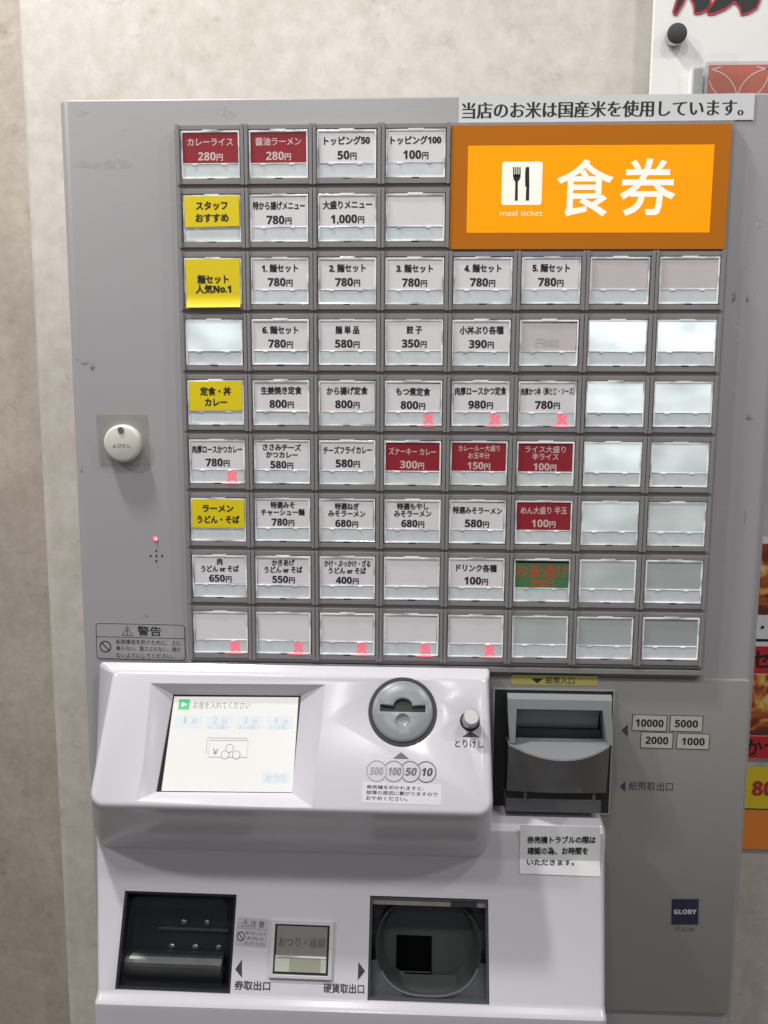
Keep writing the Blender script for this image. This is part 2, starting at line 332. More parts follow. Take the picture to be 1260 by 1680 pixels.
GL = {}
def glyphs(body, bold):
    """outline of a line of text as triangles, emboldened by different amounts across and down"""
    key = (body, bold)
    if key in GL: return GL[key]
    body = ''.join(chr(0x1D7EC + ord(c) - 48) if '0' <= c <= '9' else chr(0x1D5D4 + ord(c) - 65) if 'A' <= c <= 'Z' else c for c in body) if bold[0] > 0.001 else body
    body = body.replace(' or ', ' \U0001D428\U0001D42B ').replace('\U0001D5E1o', '\U0001D5E1\U0001D5FC')
    cu = bpy.data.curves.new('t', 'FONT'); cu.body = body; cu.size = 1.0
    o = bpy.data.objects.new('t', cu); C.objects.link(o)
    dg = bpy.context.evaluated_depsgraph_get(); oe = o.evaluated_get(dg); c2 = oe.to_curve(dg)
    loops = []
    for sp in c2.splines:
        bp = sp.bezier_points; n = len(bp); pts = []
        for i in range(n):
            a, b = bp[i], bp[(i + 1) % n]
            p0, p1, p2, p3 = a.co.xy, a.handle_right.xy, b.handle_left.xy, b.co.xy
            ch = p3 - p0; l = ch.length or 1e-9
            flat = max(abs(ch.cross(p1 - p0)), abs(ch.cross(p2 - p0))) / l
            k = 1 if flat < 0.004 else (2 if flat < 0.03 else 4)
            for j in range(k):
                t = j / k; u = 1 - t
                q = p0 * u ** 3 + p1 * 3 * u * u * t + p2 * 3 * u * t * t + p3 * t ** 3
                if not pts or (Vector(q) - Vector(pts[-1])).length > 1e-4: pts.append((q.x, q.y))
        if len(pts) > 2 and (Vector(pts[0]) - Vector(pts[-1])).length < 1e-4: pts.pop()
        if len(pts) > 2: loops.append(pts)
    oe.to_curve_clear(); bpy.data.objects.remove(o); bpy.data.curves.remove(cu)
    def inside(pt, p):
        c = False
        for i in range(len(p)):
            (xa, ya), (xb, yb) = p[i - 1], p[i]
            if (ya > pt[1]) != (yb > pt[1]) and pt[0] < (xb - xa) * (pt[1] - ya) / (yb - ya) + xa: c = not c
        return c
    bbs = [(min(q[0] for q in p), min(q[1] for q in p), max(q[0] for q in p), max(q[1] for q in p)) for p in loops]
    signs = []
    for i, p in enumerate(loops):
        ar = sum(p[j][0] * p[(j + 1) % len(p)][1] - p[(j + 1) % len(p)][0] * p[j][1] for j in range(len(p)))
        dep = sum(1 for k, o2 in enumerate(loops) if k != i and bbs[k][0] <= bbs[i][0] and bbs[k][2] >= bbs[i][2] and bbs[k][1] <= bbs[i][1] and bbs[k][3] >= bbs[i][3] and inside(p[0], o2))
        signs.append((1 if ar > 0 else -1) * (1 if dep % 2 == 0 else -1))
    # fill by winding number, so strokes that cross after emboldening stay solid
    co = []; ed = []; A0 = []; A1 = []
    for p, sg in zip(loops, signs):
        n = len(p); q = []
        for i in range(n):
            a, b, c = Vector(p[i - 1]), Vector(p[i]), Vector(p[(i + 1) % n])
            d1 = (b - a).normalized(); d2 = (c - b).normalized()
            n1 = Vector((d1.y, -d1.x)) * sg; n2 = Vector((d2.y, -d2.x)) * sg
            m = n1 + n2; m = m / max(0.35, m.length_squared / 2) if m.length > 0.1 else n1
            if m.length > 1.6: m = m.normalized() * 1.6
            q.append(Vector((b.x + m.x * bold[0], b.y + m.y * bold[1])))
        k = len(co); co += q; ed += [(k + i, k + (i + 1) % n) for i in range(n)]
        A0 += q; A1 += q[1:] + q[:1]
    R = delaunay_2d_cdt(co, ed, [], 0, 1e-6, False)
    vv = np.array([tuple(v) for v in R[0]]); tt = np.array([tuple(f) for f in R[2]])
    A0 = np.array([tuple(v) for v in A0]); A1 = np.array([tuple(v) for v in A1])
    T = []
    for s0 in range(0, len(tt), 400):
        t_ = tt[s0:s0 + 400]; ce = vv[t_].mean(axis=1)
        y = ce[:, 1:2]; x = ce[:, 0:1]
        y0, y1 = A0[None, :, 1], A1[None, :, 1]; x0, x1 = A0[None, :, 0], A1[None, :, 0]
        cr = (x1 - x0) * (y - y0) - (x - x0) * (y1 - y0)
        wn = ((y0 <= y) & (y1 > y) & (cr > 0)).sum(1) - ((y0 > y) & (y1 <= y) & (cr < 0)).sum(1)
        for f, w_ in zip(t_, wn):
            if w_ != 0: T.append(tuple(int(i) for i in f))
    V = [(float(v[0]), float(v[1])) for v in vv]
    T = [t if (V[t[1]][0] - V[t[0]][0]) * (V[t[2]][1] - V[t[0]][1]) - (V[t[2]][0] - V[t[0]][0]) * (V[t[1]][1] - V[t[0]][1]) > 0 else t[::-1] for t in T]
    xs = [v[0] for v in V]; zs = [v[1] for v in V]
    GL[key] = (V, T, (min(xs), min(zs), max(xs), max(zs))); return GL[key]

def rrect(x0, x1, z0, z1, r, n=6):
    if not isinstance(r, (tuple, list)): r = (r,) * 4       # bl, br, tr, tl
    P = []
    for (cx, cz, rr, a0) in ((x0 + r[0], z0 + r[0], r[0], PI), (x1 - r[1], z0 + r[1], r[1], 1.5 * PI), (x1 - r[2], z1 - r[2], r[2], 0), (x0 + r[3], z1 - r[3], r[3], PI / 2)):
        for i in range(n + 1):
            a = a0 + PI / 2 * i / n; P.append((cx + rr * math.cos(a), cz + rr * math.sin(a)))
    return P
def circle(cx, cz, r, n=40, rz=None):
    return [(cx + r * math.cos(2 * PI * i / n), cz + (rz or r) * math.sin(2 * PI * i / n)) for i in range(n)]

def tag(o, label=None, cat=None, group=None, kind=None):
    if label: o['label'] = label
    if cat: o['category'] = cat
    if group: o['group'] = group
    if kind: o['kind'] = kind
    return o
def thing(name, label, cat, loc=(0, 0, 0), group=None):
    o = bpy.data.objects.new(name, None); C.objects.link(o); o.location = loc; o.empty_display_size = 0.05
    return tag(o, label, cat, group)

class Sheet:
    """local frame on a plane: fractions u (right) and v (down) of a quad seen in the photo"""
    def __init__(s, plane, tl, tr, br, bl, off=0.0):
        a, b, c, d = (plane.at(*q, off) for q in (tl, tr, br, bl))
        s.o = (a + b + c + d) / 4
        ex = ((b - a) + (c - d)).normalized(); n = plane.n; up = n.cross(ex) * -1
        if up.z < 0: up = -up
        s.w = ((b - a).length + (c - d).length) / 2; s.h = ((a - d).length + (b - c).length) / 2
        s.M = Matrix((ex, -n, up)).transposed().to_4x4(); s.M.translation = s.o
        s.mb = MB(); s.plane = plane; s.Mi = s.M.inverted()
    def px(s, x, y):
        p = s.Mi @ s.plane.at(x, y); return (p.x, p.z)
    def uv(s, u, v): return ((u - 0.5) * s.w, (0.5 - v) * s.h)
    def base(s, m, th=0.0003, r=0.0):
        pts = rrect(-s.w / 2, s.w / 2, -s.h / 2, s.h / 2, r, 4) if r else [(-s.w / 2, -s.h / 2), (s.w / 2, -s.h / 2), (s.w / 2, s.h / 2), (-s.w / 2, s.h / 2)]
        s.mb.prism(pts, -th, 0.0, m); s.y = -th - 0.00008
    y = -0.0004
    def t(s, body, u, v, wd, m=None, hf=None, em=None, bold=(0.012, 0.012), **k):
        cx, cz = s.uv(u, v)
        s.mb.text(body, cx, cz, (em or 0.2) * s.h, m or M_INK, s.y, width=wd * s.w if wd else None, bold=bold, height=hf * s.h if hf else None, **k)
    def build(s, name, parent, **k):
        o = s.mb.build(name, None, **k); o.matrix_world = s.M
        if parent:
            o.parent = parent; o.matrix_parent_inverse = parent.matrix_world.inverted() if False else Matrix.Translation(-parent.location)
        return o

# ================================================================== THE SETTING
YW = 0.25
xc = at(25, 10, YW).x
mb = MB()
pts = [(xc + 0.012 - 0.012 * math.cos(t), YW + 0.012 - 0.012 * math.sin(t)) for t in [PI / 2 * i / 6 for i in range(7)]]
pts = pts + [(2.2, YW), (2.2, YW + 0.35), (xc, YW + 0.35)]
n = len(pts); b = len(mb.v); k = mb.mi(M_WALL)
mb.v += [(x, y, 0) for x, y in pts] + [(x, y, 2.9) for x, y in pts]
mb.f += [tuple(b + i for i in reversed(range(n))), tuple(b + n + i for i in range(n))] + [(b + i, b + (i + 1) % n, b + n + (i + 1) % n, b + n + i) for i in range(n)]
mb.m += [k] * (n + 2)
o = mb.build('back_wall', smooth=True); tag(o, 'warm beige mottled plaster wall directly behind the ticket machine', 'wall', kind='structure')
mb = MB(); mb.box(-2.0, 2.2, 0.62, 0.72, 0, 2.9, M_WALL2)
o = mb.build('side_wall'); tag(o, 'beige plaster wall beyond the left corner, its shade painted as a darker tone', 'wall', kind='structure')
mb = MB(); mb.box(-3, 3, -3, 0.72, -0.05, 0, M_FLOOR); tag(mb.build('floor'), 'plain brown floor under the machine', 'floor', kind='structure')

# ================================================================== TICKET MACHINE
TM = thing('ticket_machine', 'grey meal ticket vending machine with rows of labelled buttons and an orange sign', 'ticket machine')
XL, XR = at(92, 165, Y_BODY).x, at(1250, 1010, Y_BODY).x
ZT = at(700, 157, Y_BODY).z
mb = MB(); mb.box(XL, XR, Y_BODY, 0.235, 0.0, ZT, M_BODY)
body = mb.build('cabinet', TM)
bm = bmesh.new(); bm.from_mesh(body.data); bmesh.ops.recalc_face_normals(bm, faces=bm.faces)
ve = [e for e in bm.edges if abs(e.verts[0].co.z - e.verts[1].co.z) > 0.1]
bmesh.ops.bevel(bm, geom=ve, offset=0.010, segments=6, affect='EDGES', profile=0.5)
te = [e for e in bm.edges if all(abs(v.co.z - ZT) < 1e-6 for v in e.verts) and len(e.link_faces) == 2 and e.calc_face_angle(0) > 0.5]
bmesh.ops.bevel(bm, geom=te, offset=0.0022, segments=3, affect='EDGES', profile=0.5)
bm.to_mesh(body.data); bm.free(); shade(body, 32)

# grid back plate, lower trim line
ZB = -8 * 0.0493 - 0.0452 + Z0
mb = MB()
mb.box(-0.2215, 0.2215, Y_GRID, 0.02, ZB - 0.0035, Z0 + 0.0008, M_GRID)
mb.build('button_backplate', TM)
mb = MB(); mb.box(-0.2215, 0.2215, Y_GRID - 0.002, 0.02, ZB - 0.0085, ZB - 0.0047, M_FRAME)
mb.box(-0.2218, 0.2218, Y_GRID - 0.0004, 0.02, ZB - 0.0093, ZB - 0.0085, M_BLACK2)
mb.build('lower_trim', TM)

# ---- button prototypes (meshes shared by all buttons); local origin = top left corner of the cell on y = 0
PX, PZ = 0.055, 0.0493
FH = 0.0452
def rect(x0, x1, z0, z1): return [(x0, z0), (x1, z0), (x1, z1), (x0, z1)]
OX0, OX1, OZ0, OZ1 = 0.0032, 0.0518, -FH + 0.0036, -0.0034        # opening
mb = MB()
mb.ring(rect(0.0003, PX - 0.0003, -FH, 0), rect(OX0, OX1, OZ0, OZ1), 0.0, 0.0020, M_FRAME)
for x0, x1 in ((0.0003, 0.0026), (PX - 0.0026, PX - 0.0003)):
    mb.box(x0, x1, -0.0012, -0.0001, -FH - 0.0008, 0.0006, M_FRAME)
mb.box(OX0 - 0.0002, OX1 + 0.0002, 0.0014, 0.0017, OZ0 - 0.0002, OZ1 + 0.0002, M_BLACK)
fr = mb.build('menu_button', bevel=0.00035, segs=2)
ME_FRAME = fr.data; bpy.data.objects.remove(fr)
CX0, CX1, CZ0, CZ1 = OX0 + 0.0006, OX1 - 0.0006, OZ0 + 0.0006, OZ1 - 0.0005   # key cap outside
IX0, IX1, IZ0, IZ1 = CX0 + 0.0012, CX1 - 0.0012, CZ0 + 0.0012, CZ1 - 0.0016
ZM = IZ0 + 0.0102                                                            # card / status window divide
mb = MB()
mb.ring(rect(CX0, CX1, CZ0, CZ1), rect(IX0, IX1, IZ0, IZ1), 0.0001, 0.0030, M_CAP)
mb.box(IX0 - 0.0012, IX1 + 0.0012, 0.0004, 0.0013, ZM - 0.0001, ZM + 0.0007, M_CAP)
for fx in (0.22, 0.74):
    x = IX0 + (IX1 - IX0) * fx; mb.box(x - 0.0018, x + 0.0018, 0.0001, 0.0012, ZM - 0.0009, ZM + 0.0005, M_CAP)
mb.box((IX0 + IX1) / 2 - 0.0062, (IX0 + IX1) / 2 + 0.0062, -0.0001, 0.0012, CZ1 - 0.0012, CZ1 + 0.0007, M_CAP)
mb.box((IX0 + IX1) / 2 - 0.0030, (IX0 + IX1) / 2 + 0.0030, -0.0001, 0.0012, CZ0 - 0.0003, CZ0 + 0.0006, M_BLACK)
for s in (CX0 - 0.0005, CX1 - 0.0002):
    mb.box(s, s + 0.0007, 0.0003, 0.0018, CZ0 + 0.0025, ZM - 0.001, M_BLACK)
cp = mb.build('key_cap', bevel=0.0003, segs=2); ME_CAP = cp.data; bpy.data.objects.remove(cp)
mb = MB(); mb.box(IX0 + 0.0001, IX1 - 0.0001, 0.0010, 0.0014, IZ0 + 0.0001, ZM - 0.0001, M_STRIP)
sw = mb.build('status_window'); ME_STRIP = sw.data; bpy.data.objects.remove(sw)
mb = MB(); mb.poly([(IX0 - 0.0002, 0.0004, IZ0 - 0.0002), (IX1 + 0.0002, 0.0004, IZ0 - 0.0002), (IX1 + 0.0002, 0.0004, IZ1 + 0.0002), (IX0 - 0.0002, 0.0004, IZ1 + 0.0002)], M_CLEAR)   # thin film window
cv = mb.build('clear_cover'); ME_COVER = cv.data; bpy.data.objects.remove(cv)
# the lit red cross of a sold-out item (a dot-matrix X) and its light on the cap's lower edge
mb = MB(); cxx, czz = IX0 + (IX1 - IX0) * 0.775, IZ0 + 0.0049; d = 0.0016
for i in range(-2, 3):
    for j in range(-2, 3):
        if abs(i) == abs(j):
            q = 0.00105 if abs(i) == 2 else 0.0010; e_ = 0.00002 * (i + 2) + 0.000004 * (j + 2)
            mb.box(cxx + i * d - q, cxx + i * d + q, 0.00070 + e_, 0.00096, czz + j * d - q, czz + j * d + q, M_LEDX)
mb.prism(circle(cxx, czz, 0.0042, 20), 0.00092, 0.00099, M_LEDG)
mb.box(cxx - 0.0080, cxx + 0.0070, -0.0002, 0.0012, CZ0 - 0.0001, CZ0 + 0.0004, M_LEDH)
mb.box(cxx - 0.0035, cxx + 0.0035, -0.0004, 0.0012, CZ0 - 0.0003, CZ0 + 0.0007, M_LEDX)
xm = mb.build('sold_out_light', bevel=0.0002, segs=1); ME_X = xm.data; bpy.data.objects.remove(xm)

def card_mesh(kind, lines, price, dy=0.0):
    """one printed card: base plus lettering. kind: w white, r red, y yellow, Y tall yellow, g green, b blank, p pinkish blank"""
    mb = MB(); x0, x1 = IX0 + 0.0002, IX1 - 0.0002; z0, z1 = ZM + 0.0004, IZ1 - 0.0001; cx = (x0 + x1) / 2
    base = {'w': M_CARD, 'r': M_RED, 'y': M_YEL, 'Y': M_YEL, 'g': M_GREEN, 'b': M_CARD, 'p': M_CARDP}[kind]
    ink = M_REDF if kind == 'r' else (M_REDINK if kind == 'g' else M_INK)
    yf = 0.0010
    if kind in 'yY':
        yf = -0.0004; x0 += 0.0; z1 += 0.0002
        if kind == 'Y':
            z0 = IZ0 - 0.0042
    if kind == 'Y':                                   # a paper slip hanging over the whole cap, curling at its foot
        N = 8; zb = z0
        rows = [(z1, yf)] + [(zb + 0.010 - 0.010 * i / N, yf - 0.0022 * (i / N) ** 2) for i in range(N + 1)]
        for i in range(len(rows) - 1):
            (za, ya), (zc, yc) = rows[i], rows[i + 1]
            mb.poly([(x0, ya, za), (x0, yc, zc), (x1, yc, zc), (x1, ya, za)], base)
            mb.poly([(x0, ya + 0.0003, za), (x1, ya + 0.0003, za), (x1, yc + 0.0003, zc), (x0, yc + 0.0003, zc)], base)
        mb.poly([(x0, rows[-1][1], zb), (x0, rows[-1][1] + .0003, zb), (x1, rows[-1][1] + .0003, zb), (x1, rows[-1][1], zb)], base)
    elif kind == 'g':
        mb.box(x0, x1, yf, yf + 0.0003, z0, z1 - 0.0022, base)
    else:
        mb.box(x0, x1, yf, yf + 0.0003, z0, z1, base)
    yt = yf - 0.00012
    P = 0.000493                                      # metres per photo pixel on this plane
    B = (0.042, 0.034) if kind in 'wyY' else (0.018, 0.014)
    if kind == 'g': B = (0.012, 0.012)
    H = z1 - z0
    for (txt, wpx, epx, v) in lines:
        mb.text(txt, cx, z1 - v * H, epx * P, ink, yt, width=wpx * P, bold=B)
    if price:
        num, v = price; em = 17.6 * P if len(lines) < 2 else 16.5 * P
        if kind == 'g': mb.text(num + '円', cx, z1 - v * H, 16 * P, ink, yt, width=40 * P, bold=(0.012, 0.01))
        else:
            bd = (0.022, 0.016) if kind != 'r' else (0.008, 0.006)
            V, T, bb = glyphs(num, bd); wn = (bb[2] - bb[0]) * em; we = 10.5 * P; tot = wn + we + 0.0006
            zc = z1 - v * H
            mb.text(num, cx - tot / 2 + wn / 2, zc, em, ink, yt, width=wn, bold=bd)
            mb.text('円', cx + tot / 2 - we / 2, zc - 0.0008, 0, ink, yt, width=we, height=we * 1.05, bold=(0.034, 0.026))
    return mb

T1, T2 = 0.30, 0.76         # name and price heights on a two line card
W = {}
def item(r, c, kind, lines, price=None, sold=False, lit=None, label=None): W[(r, c)] = (kind, lines, price, sold, lit, label)
def two(r, c, name, wpx, price, kind='w', sold=False, epx=13.6): item(r, c, kind, [(name, wpx, epx, T1)], (price, T2), sold)
def three(r, c, a, wa, b_, wb, price, kind='w', ea=12.2): item(r, c, kind, [(a, wa, ea, 0.20), (b_, wb, ea, 0.46)], (price, 0.81))
two(0, 0, 'カレーライス', 75, '280', 'r'); two(0, 1, '醤油ラーメン', 75, '280', 'r'); two(0, 2, 'トッピング50', 75, '50'); two(0, 3, 'トッピング100', 82, '100')
item(1, 0, 'y', [('スタッフ', 53, 14.5, 0.32), ('おすすめ', 55, 14.5, 0.72)]); two(1, 1, '特から揚げメニュー', 86, '780'); two(1, 2, '大盛りメニュー', 81, '1,000'); item(1, 3, 'b', [], None)
item(2, 0, 'Y', [('麺セット', 53, 14.5, 0.42), ('人気No.1', 60, 14.5, 0.62)])
for i in range(5): two(2, i + 1, '%d. 麺セット' % (i + 1), 61, '780')
item(2, 6, 'p', []); item(2, 7, 'p', [])
item(3, 0, 'L', [], lit=0.32); two(3, 1, '6. 麺セット', 61, '780'); two(3, 2, '麺 単 品', 40, '580'); two(3, 3, '餃 子', 26, '350'); two(3, 4, '小丼ぶり各種', 73, '390'); item(3, 5, 'p', [], None)
item(3, 6, 'L', [], lit=0.46); item(3, 7, 'L', [], lit=0.42)
item(4, 0, 'y', [('定食・丼', 53, 14.5, 0.34), ('カレー', 38, 14.5, 0.72)]); two(4, 1, '生姜焼き定食', 70, '800'); two(4, 2, 'から揚げ定食', 70, '800'); two(4, 3, 'もつ煮定食', 58, '800', sold=True)
two(4, 4, '肉厚ロースかつ定食', 86, '980', sold=True); two(4, 5, '肉厚かつ丼（卵とじ・ソース）', 88, '780', sold=True, epx=12.5); item(4, 6, 'L', [], lit=0.36); item(4, 7, 'L', [], lit=0.30)
two(5, 0, '肉厚ロースかつカレー', 86, '780', sold=True); three(5, 1, 'ささみチーズ', 66, 'かつカレー', 55, '580'); two(5, 2, 'チーズフライカレー', 83, '580'); two(5, 3, 'ズナーキー カレー', 80, '300', 'r')
three(5, 4, 'カレールー大盛り', 70, 'お玉半分', 36, '150', 'r', 11); three(5, 5, 'ライス大盛り', 68, '半ライス', 44, '100', 'r'); item(5, 6, 'L', [], lit=0.28); item(5, 7, 'L', [], lit=0.20)
item(6, 0, 'y', [('ラーメン', 54, 14, 0.32), ('うどん・そば', 74, 14, 0.72)]); three(6, 1, '特選みそ', 42, 'チャーシュー麺', 76, '780'); three(6, 2, '特選ねぎ', 42, 'みそラーメン', 64, '680'); three(6, 3, '特選もやし', 54, 'みそラーメン', 64, '680')
two(6, 4, '特選みそラーメン', 84, '580', epx=12.5); two(6, 5, 'めん大盛り 半玉', 78, '100', 'r'); item(6, 6, 'L', [], lit=0.20); item(6, 7, 'L', [], lit=0.12)
three(7, 0, '肉', 10, 'うどん or そば', 67, '650'); three(7, 1, 'かきあげ', 40, 'うどん or そば', 67, '550'); three(7, 2, 'かけ・ぶっかけ・ざる', 80, 'うどん or そば', 66, '400'); item(7, 3, 'b', [])
two(7, 4, 'ドリンク各種', 70, '100'); item(7, 5, 'g', [('お茶漬け', 90, 25, 0.40)], ('390', 0.82)); item(7, 6, 'L', [], lit=0.08); item(7, 7, 'L', [], lit=0.03)
for c in range(5): item(8, c, 'b', [], None, True)
item(8, 5, 'L', [], lit=0.05); item(8, 6, 'L', [], lit=0.02); item(8, 7, 'L', [], lit=0.0)

KIND = {'w': 'white card', 'r': 'red card with pale lettering', 'y': 'yellow card', 'Y': 'yellow paper slip hanging over the cap', 'g': 'green card with red lettering', 'b': 'blank grey card', 'p': 'blank pinkish card', 'L': 'empty pale window'}
def link(name, me, parent, loc=(0, 0, 0)):
    o = bpy.data.objects.new(name, me); C.objects.link(o); o.parent = parent; o.location = loc; return o
for (r, c), (kind, lines, price, sold, lit, label) in sorted(W.items()):
    jx, jz = random.uniform(-.0002, .0002), random.uniform(-.0002, .0002)
    b_ = link('menu_button', ME_FRAME, TM, ((c - 4) * PX, 0, Z0 - r * PZ))
    b_['label'] = KIND[kind] + (' with a lit red cross' if sold else '')
    kc = link('key_cap', ME_CAP, b_, (jx, random.uniform(-.0002, .0003), jz))
    kc.rotation_euler = (0, random.uniform(-.004, .004), 0)
    link('status_window', ME_STRIP, b_)
    if kind == 'L':
        mb = MB(); mb.box(IX0, IX1, 0.0011, 0.0015, ZM + 0.0003, IZ1, window_glow_mat('%d_%d' % (r, c), lit * 1.75)); mb.build('glowing_window', b_)
    else:
        mb = card_mesh(kind, lines, price)
        if (r, c) == (3, 5): mb.text('580円', (IX0 + IX1) / 2 - .001, ZM + 0.0075, 0.008, M_GHOST, 0.00088, width=0.019, bold=(0.01, 0.01), mirror=True)
        cdo = mb.build('menu_card', b_, loc=(jx, 0, jz)); cdo.rotation_euler = (0, random.uniform(-.016, .016), 0)
    if kind not in 'yY': link('clear_cover', ME_COVER, b_)
    if sold: link('sold_out_light', ME_X, b_)

# ---- the orange sign
SG = Sheet(P_SIGN, (740, 207), (1199, 204), (1189, 409), (738, 409))
SG.base(M_ORD, 0.0012)
SG.mb.box(-SG.w / 2 + 0.0005, SG.w / 2 - 0.0005, 0.0, 0.0043, -SG.h / 2 + 0.0005, SG.h / 2 - 0.0005, M_GRID)
a = SG.px(768, 240); b2 = SG.px(1163, 382)
pn = SG.mb
pn.poly([(a[0], SG.y, b2[1]), (b2[0], SG.y, b2[1]), (b2[0], SG.y, a[1]), (a[0], SG.y, a[1])], M_OR)
yy = SG.y - 0.0001
q0 = SG.px(822, 337); q1 = SG.px(890, 266)
pn.poly([(x, yy, z) for x, z in rrect(q0[0], q1[0], q0[1], q1[1], 0.002, 4)], M_SGW)
def sp(*pp): return [(SG.px(x, y)[0], yy - 0.0001, SG.px(x, y)[1]) for x, y in pp]
# fork: four tines, rounded bowl, handle
for i in range(4):
    x = 841.3 + i * 3.45; pn.poly(sp((x, 291), (x + 2.1, 291), (x + 2.1, 275), (x, 275)), M_INK)
pn.poly(sp((841.3, 287), (842, 295), (845, 299), (849, 299), (852.5, 295), (853.7, 287)), M_INK)
pn.poly(sp((844.3, 330), (849, 330), (849.2, 298), (845, 298)), M_INK)
# knife: curved blade and handle
pn.poly(sp((862.2, 275.5), (866, 274.5), (867.8, 276), (868, 307), (861.3, 307), (861, 295), (861.2, 283)), M_INK)
pn.poly(sp((862, 330), (867.5, 330), (867.9, 306), (863, 306)), M_INK)
cx, cz = SG.px(855, 350); pn.text('meal ticket', cx, cz, 0.0065, M_SGW, yy, width=0.0335, bold=(-0.012, -0.01))
for ch, x, y, wd, hh in (('食', 959, 309, 92, 90), ('券', 1062, 308, 90, 90)):
    cx, cz = SG.px(x, y); pn.text(ch, cx, cz, 0, M_SGW, yy, width=wd * 0.000485, height=hh * 0.000485, bold=(0.016, 0.016))
SG.build('illuminated_sign', TM)

# ---- printed warning label, LED and speaker holes on the left of the panel
S = Sheet(P_BODY, (157, 1021), (304, 1025), (305, 1084), (158, 1081), 0.0)
S.base(M_LABEL, 0.0002, 0.002)
pw = S.mb; y = S.y
ol = rrect(-S.w * .493, S.w * .493, -S.h * .485, S.h * .485, 0.003, 4); pw.stroke(ol, 0.0005, M_INK, y, True)
a = S.uv(0.008, 0.385); b2 = S.uv(0.992, 0.385); pw.stroke([a, b2], 0.00045, M_INK, y)
def warn_tri(s, u, v, h):
    cx, cz = s.uv(u, v); s.mb.stroke([(cx - h * .55, cz - h * .45), (cx + h * .55, cz - h * .45), (cx, cz + h * .5)], h * .10, M_INK, s.y, True)
    s.mb.stroke([(cx, cz + h * .22), (cx, cz - h * .15)], h * .11, M_INK, s.y); s.mb.stroke([(cx, cz - h * .22), (cx, cz - h * .33)], h * .11, M_INK, s.y)
def no_sign(s, u, v, r):
    cx, cz = s.uv(u, v); s.mb.stroke(circle(cx, cz, r, 28), r * .2, M_INK, s.y, True)
    s.mb.stroke([(cx - r * .68, cz + r * .68), (cx + r * .68, cz - r * .68)], r * .2, M_INK, s.y)
warn_tri(S, 0.355, 0.215, 0.0085); S.t('警告', 0.60, 0.20, 0.265, hf=0.27, bold=(0.012, 0.012))
no_sign(S, 0.105, 0.655, 0.0048)
S.t('転倒事故を防ぐために、上に', 0.585, 0.51, 0.72, hf=0.135, bold=(0.004, 0.004)); S.t('乗らない、揺さぶらない、傾け', 0.585, 0.69, 0.72, hf=0.135, bold=(0.004, 0.004)); S.t('ないようにしてください。', 0.54, 0.88, 0.64, hf=0.13, bold=(0.004, 0.004))
S.build('warning_label', TM)
p = at(255, 884, Y_BODY)
mb = MB(); mb.prism(circle(0, 0, 0.0021, 20), -0.0006, 0.002, M_LEDX); mb.prism(circle(0.0005, 0.0, 0.0012, 16), -0.0009, -0.0005, M_LEDP)
mb.build('indicator_lamp', TM, loc=p, bevel=0.0003)
for dx, dy in ((0, 0), (-9.5, 0), (9.5, 0), (0, -8.5), (0, 8.5)):
    p = at(256.5 + dx, 912 + dy, Y_BODY); mb = MB(); mb.prism(circle(0, 0, 0.0009, 14), -0.00015, 0.001, M_BLACK); mb.build('speaker_hole', TM, loc=p)

# ---- worn spots: peeled paint and tape residue
def blot(px, py, rx, ry, m, seed, rot=0.0, name='scuff_mark', plane=None):
    rnd = random.Random(seed); pts = []
    for i in range(22):
        a = 2 * PI * i / 22; k = rnd.uniform(0.35, 1.1)
        x, z = rx * k * math.cos(a), ry * k * math.sin(a)
        pts.append((x * math.cos(rot) - z * math.sin(rot), x * math.sin(rot) + z * math.cos(rot)))
    mb = MB(); mb.poly([(x, -0.00004 - 0.000005 * (seed - 50), z) for x, z in pts], m); mb.build(name, TM, loc=at(px, py, Y_BODY))
for i, (px, py, rx, ry, m) in enumerate([(170, 272, .026, .0035, M_SCUFF), (196, 268, .014, .004, M_SCUFF), (133, 271, .009, .0045, M_SCUFF), (134, 186, .006, .003, M_SCUFF), (366, 182, .006, .004, M_SCUFF), (378, 190, .007, .003, M_SCUFF), (206, 213, .003, .001, M_SCUFF), (264, 212, .002, .001, M_SCUFF),
        (140, 596, .005, .002, M_SCUFFD), (152, 602, .003, .003, M_SCUFFD), (126, 590, .003, .001, M_SCUFFD), (134, 770, .0008, .005, M_SCUFFD), (1204, 488, .0022, .006, M_SCUFFD), (1226, 490, .0012, .004, M_SCUFFD), (1240, 474, .003, .0025, M_SCUFF), (1218, 500, .002, .002, M_SCUFF), (1228, 685, .004, .003, M_SCUFFD),
        (1243, 365, .005, .006, M_SCUFF), (1198, 393, .0015, .0015, M_SCUFF), (1222, 400, .002, .003, M_SCUFF), (1208, 304, .0012, .002, M_SCUFF), (1236, 304, .0015, .001, M_SCUFF), (1222, 850, .0005, .012, M_SCUFFD), (1230, 440, .003, .001, M_SCUFF), (240, 1010, .0022, .0015, M_SCUFFD), (1212, 560, .004, .001, M_SCUFF)]):
    blot(px, py, rx, ry, m, 50 + i)

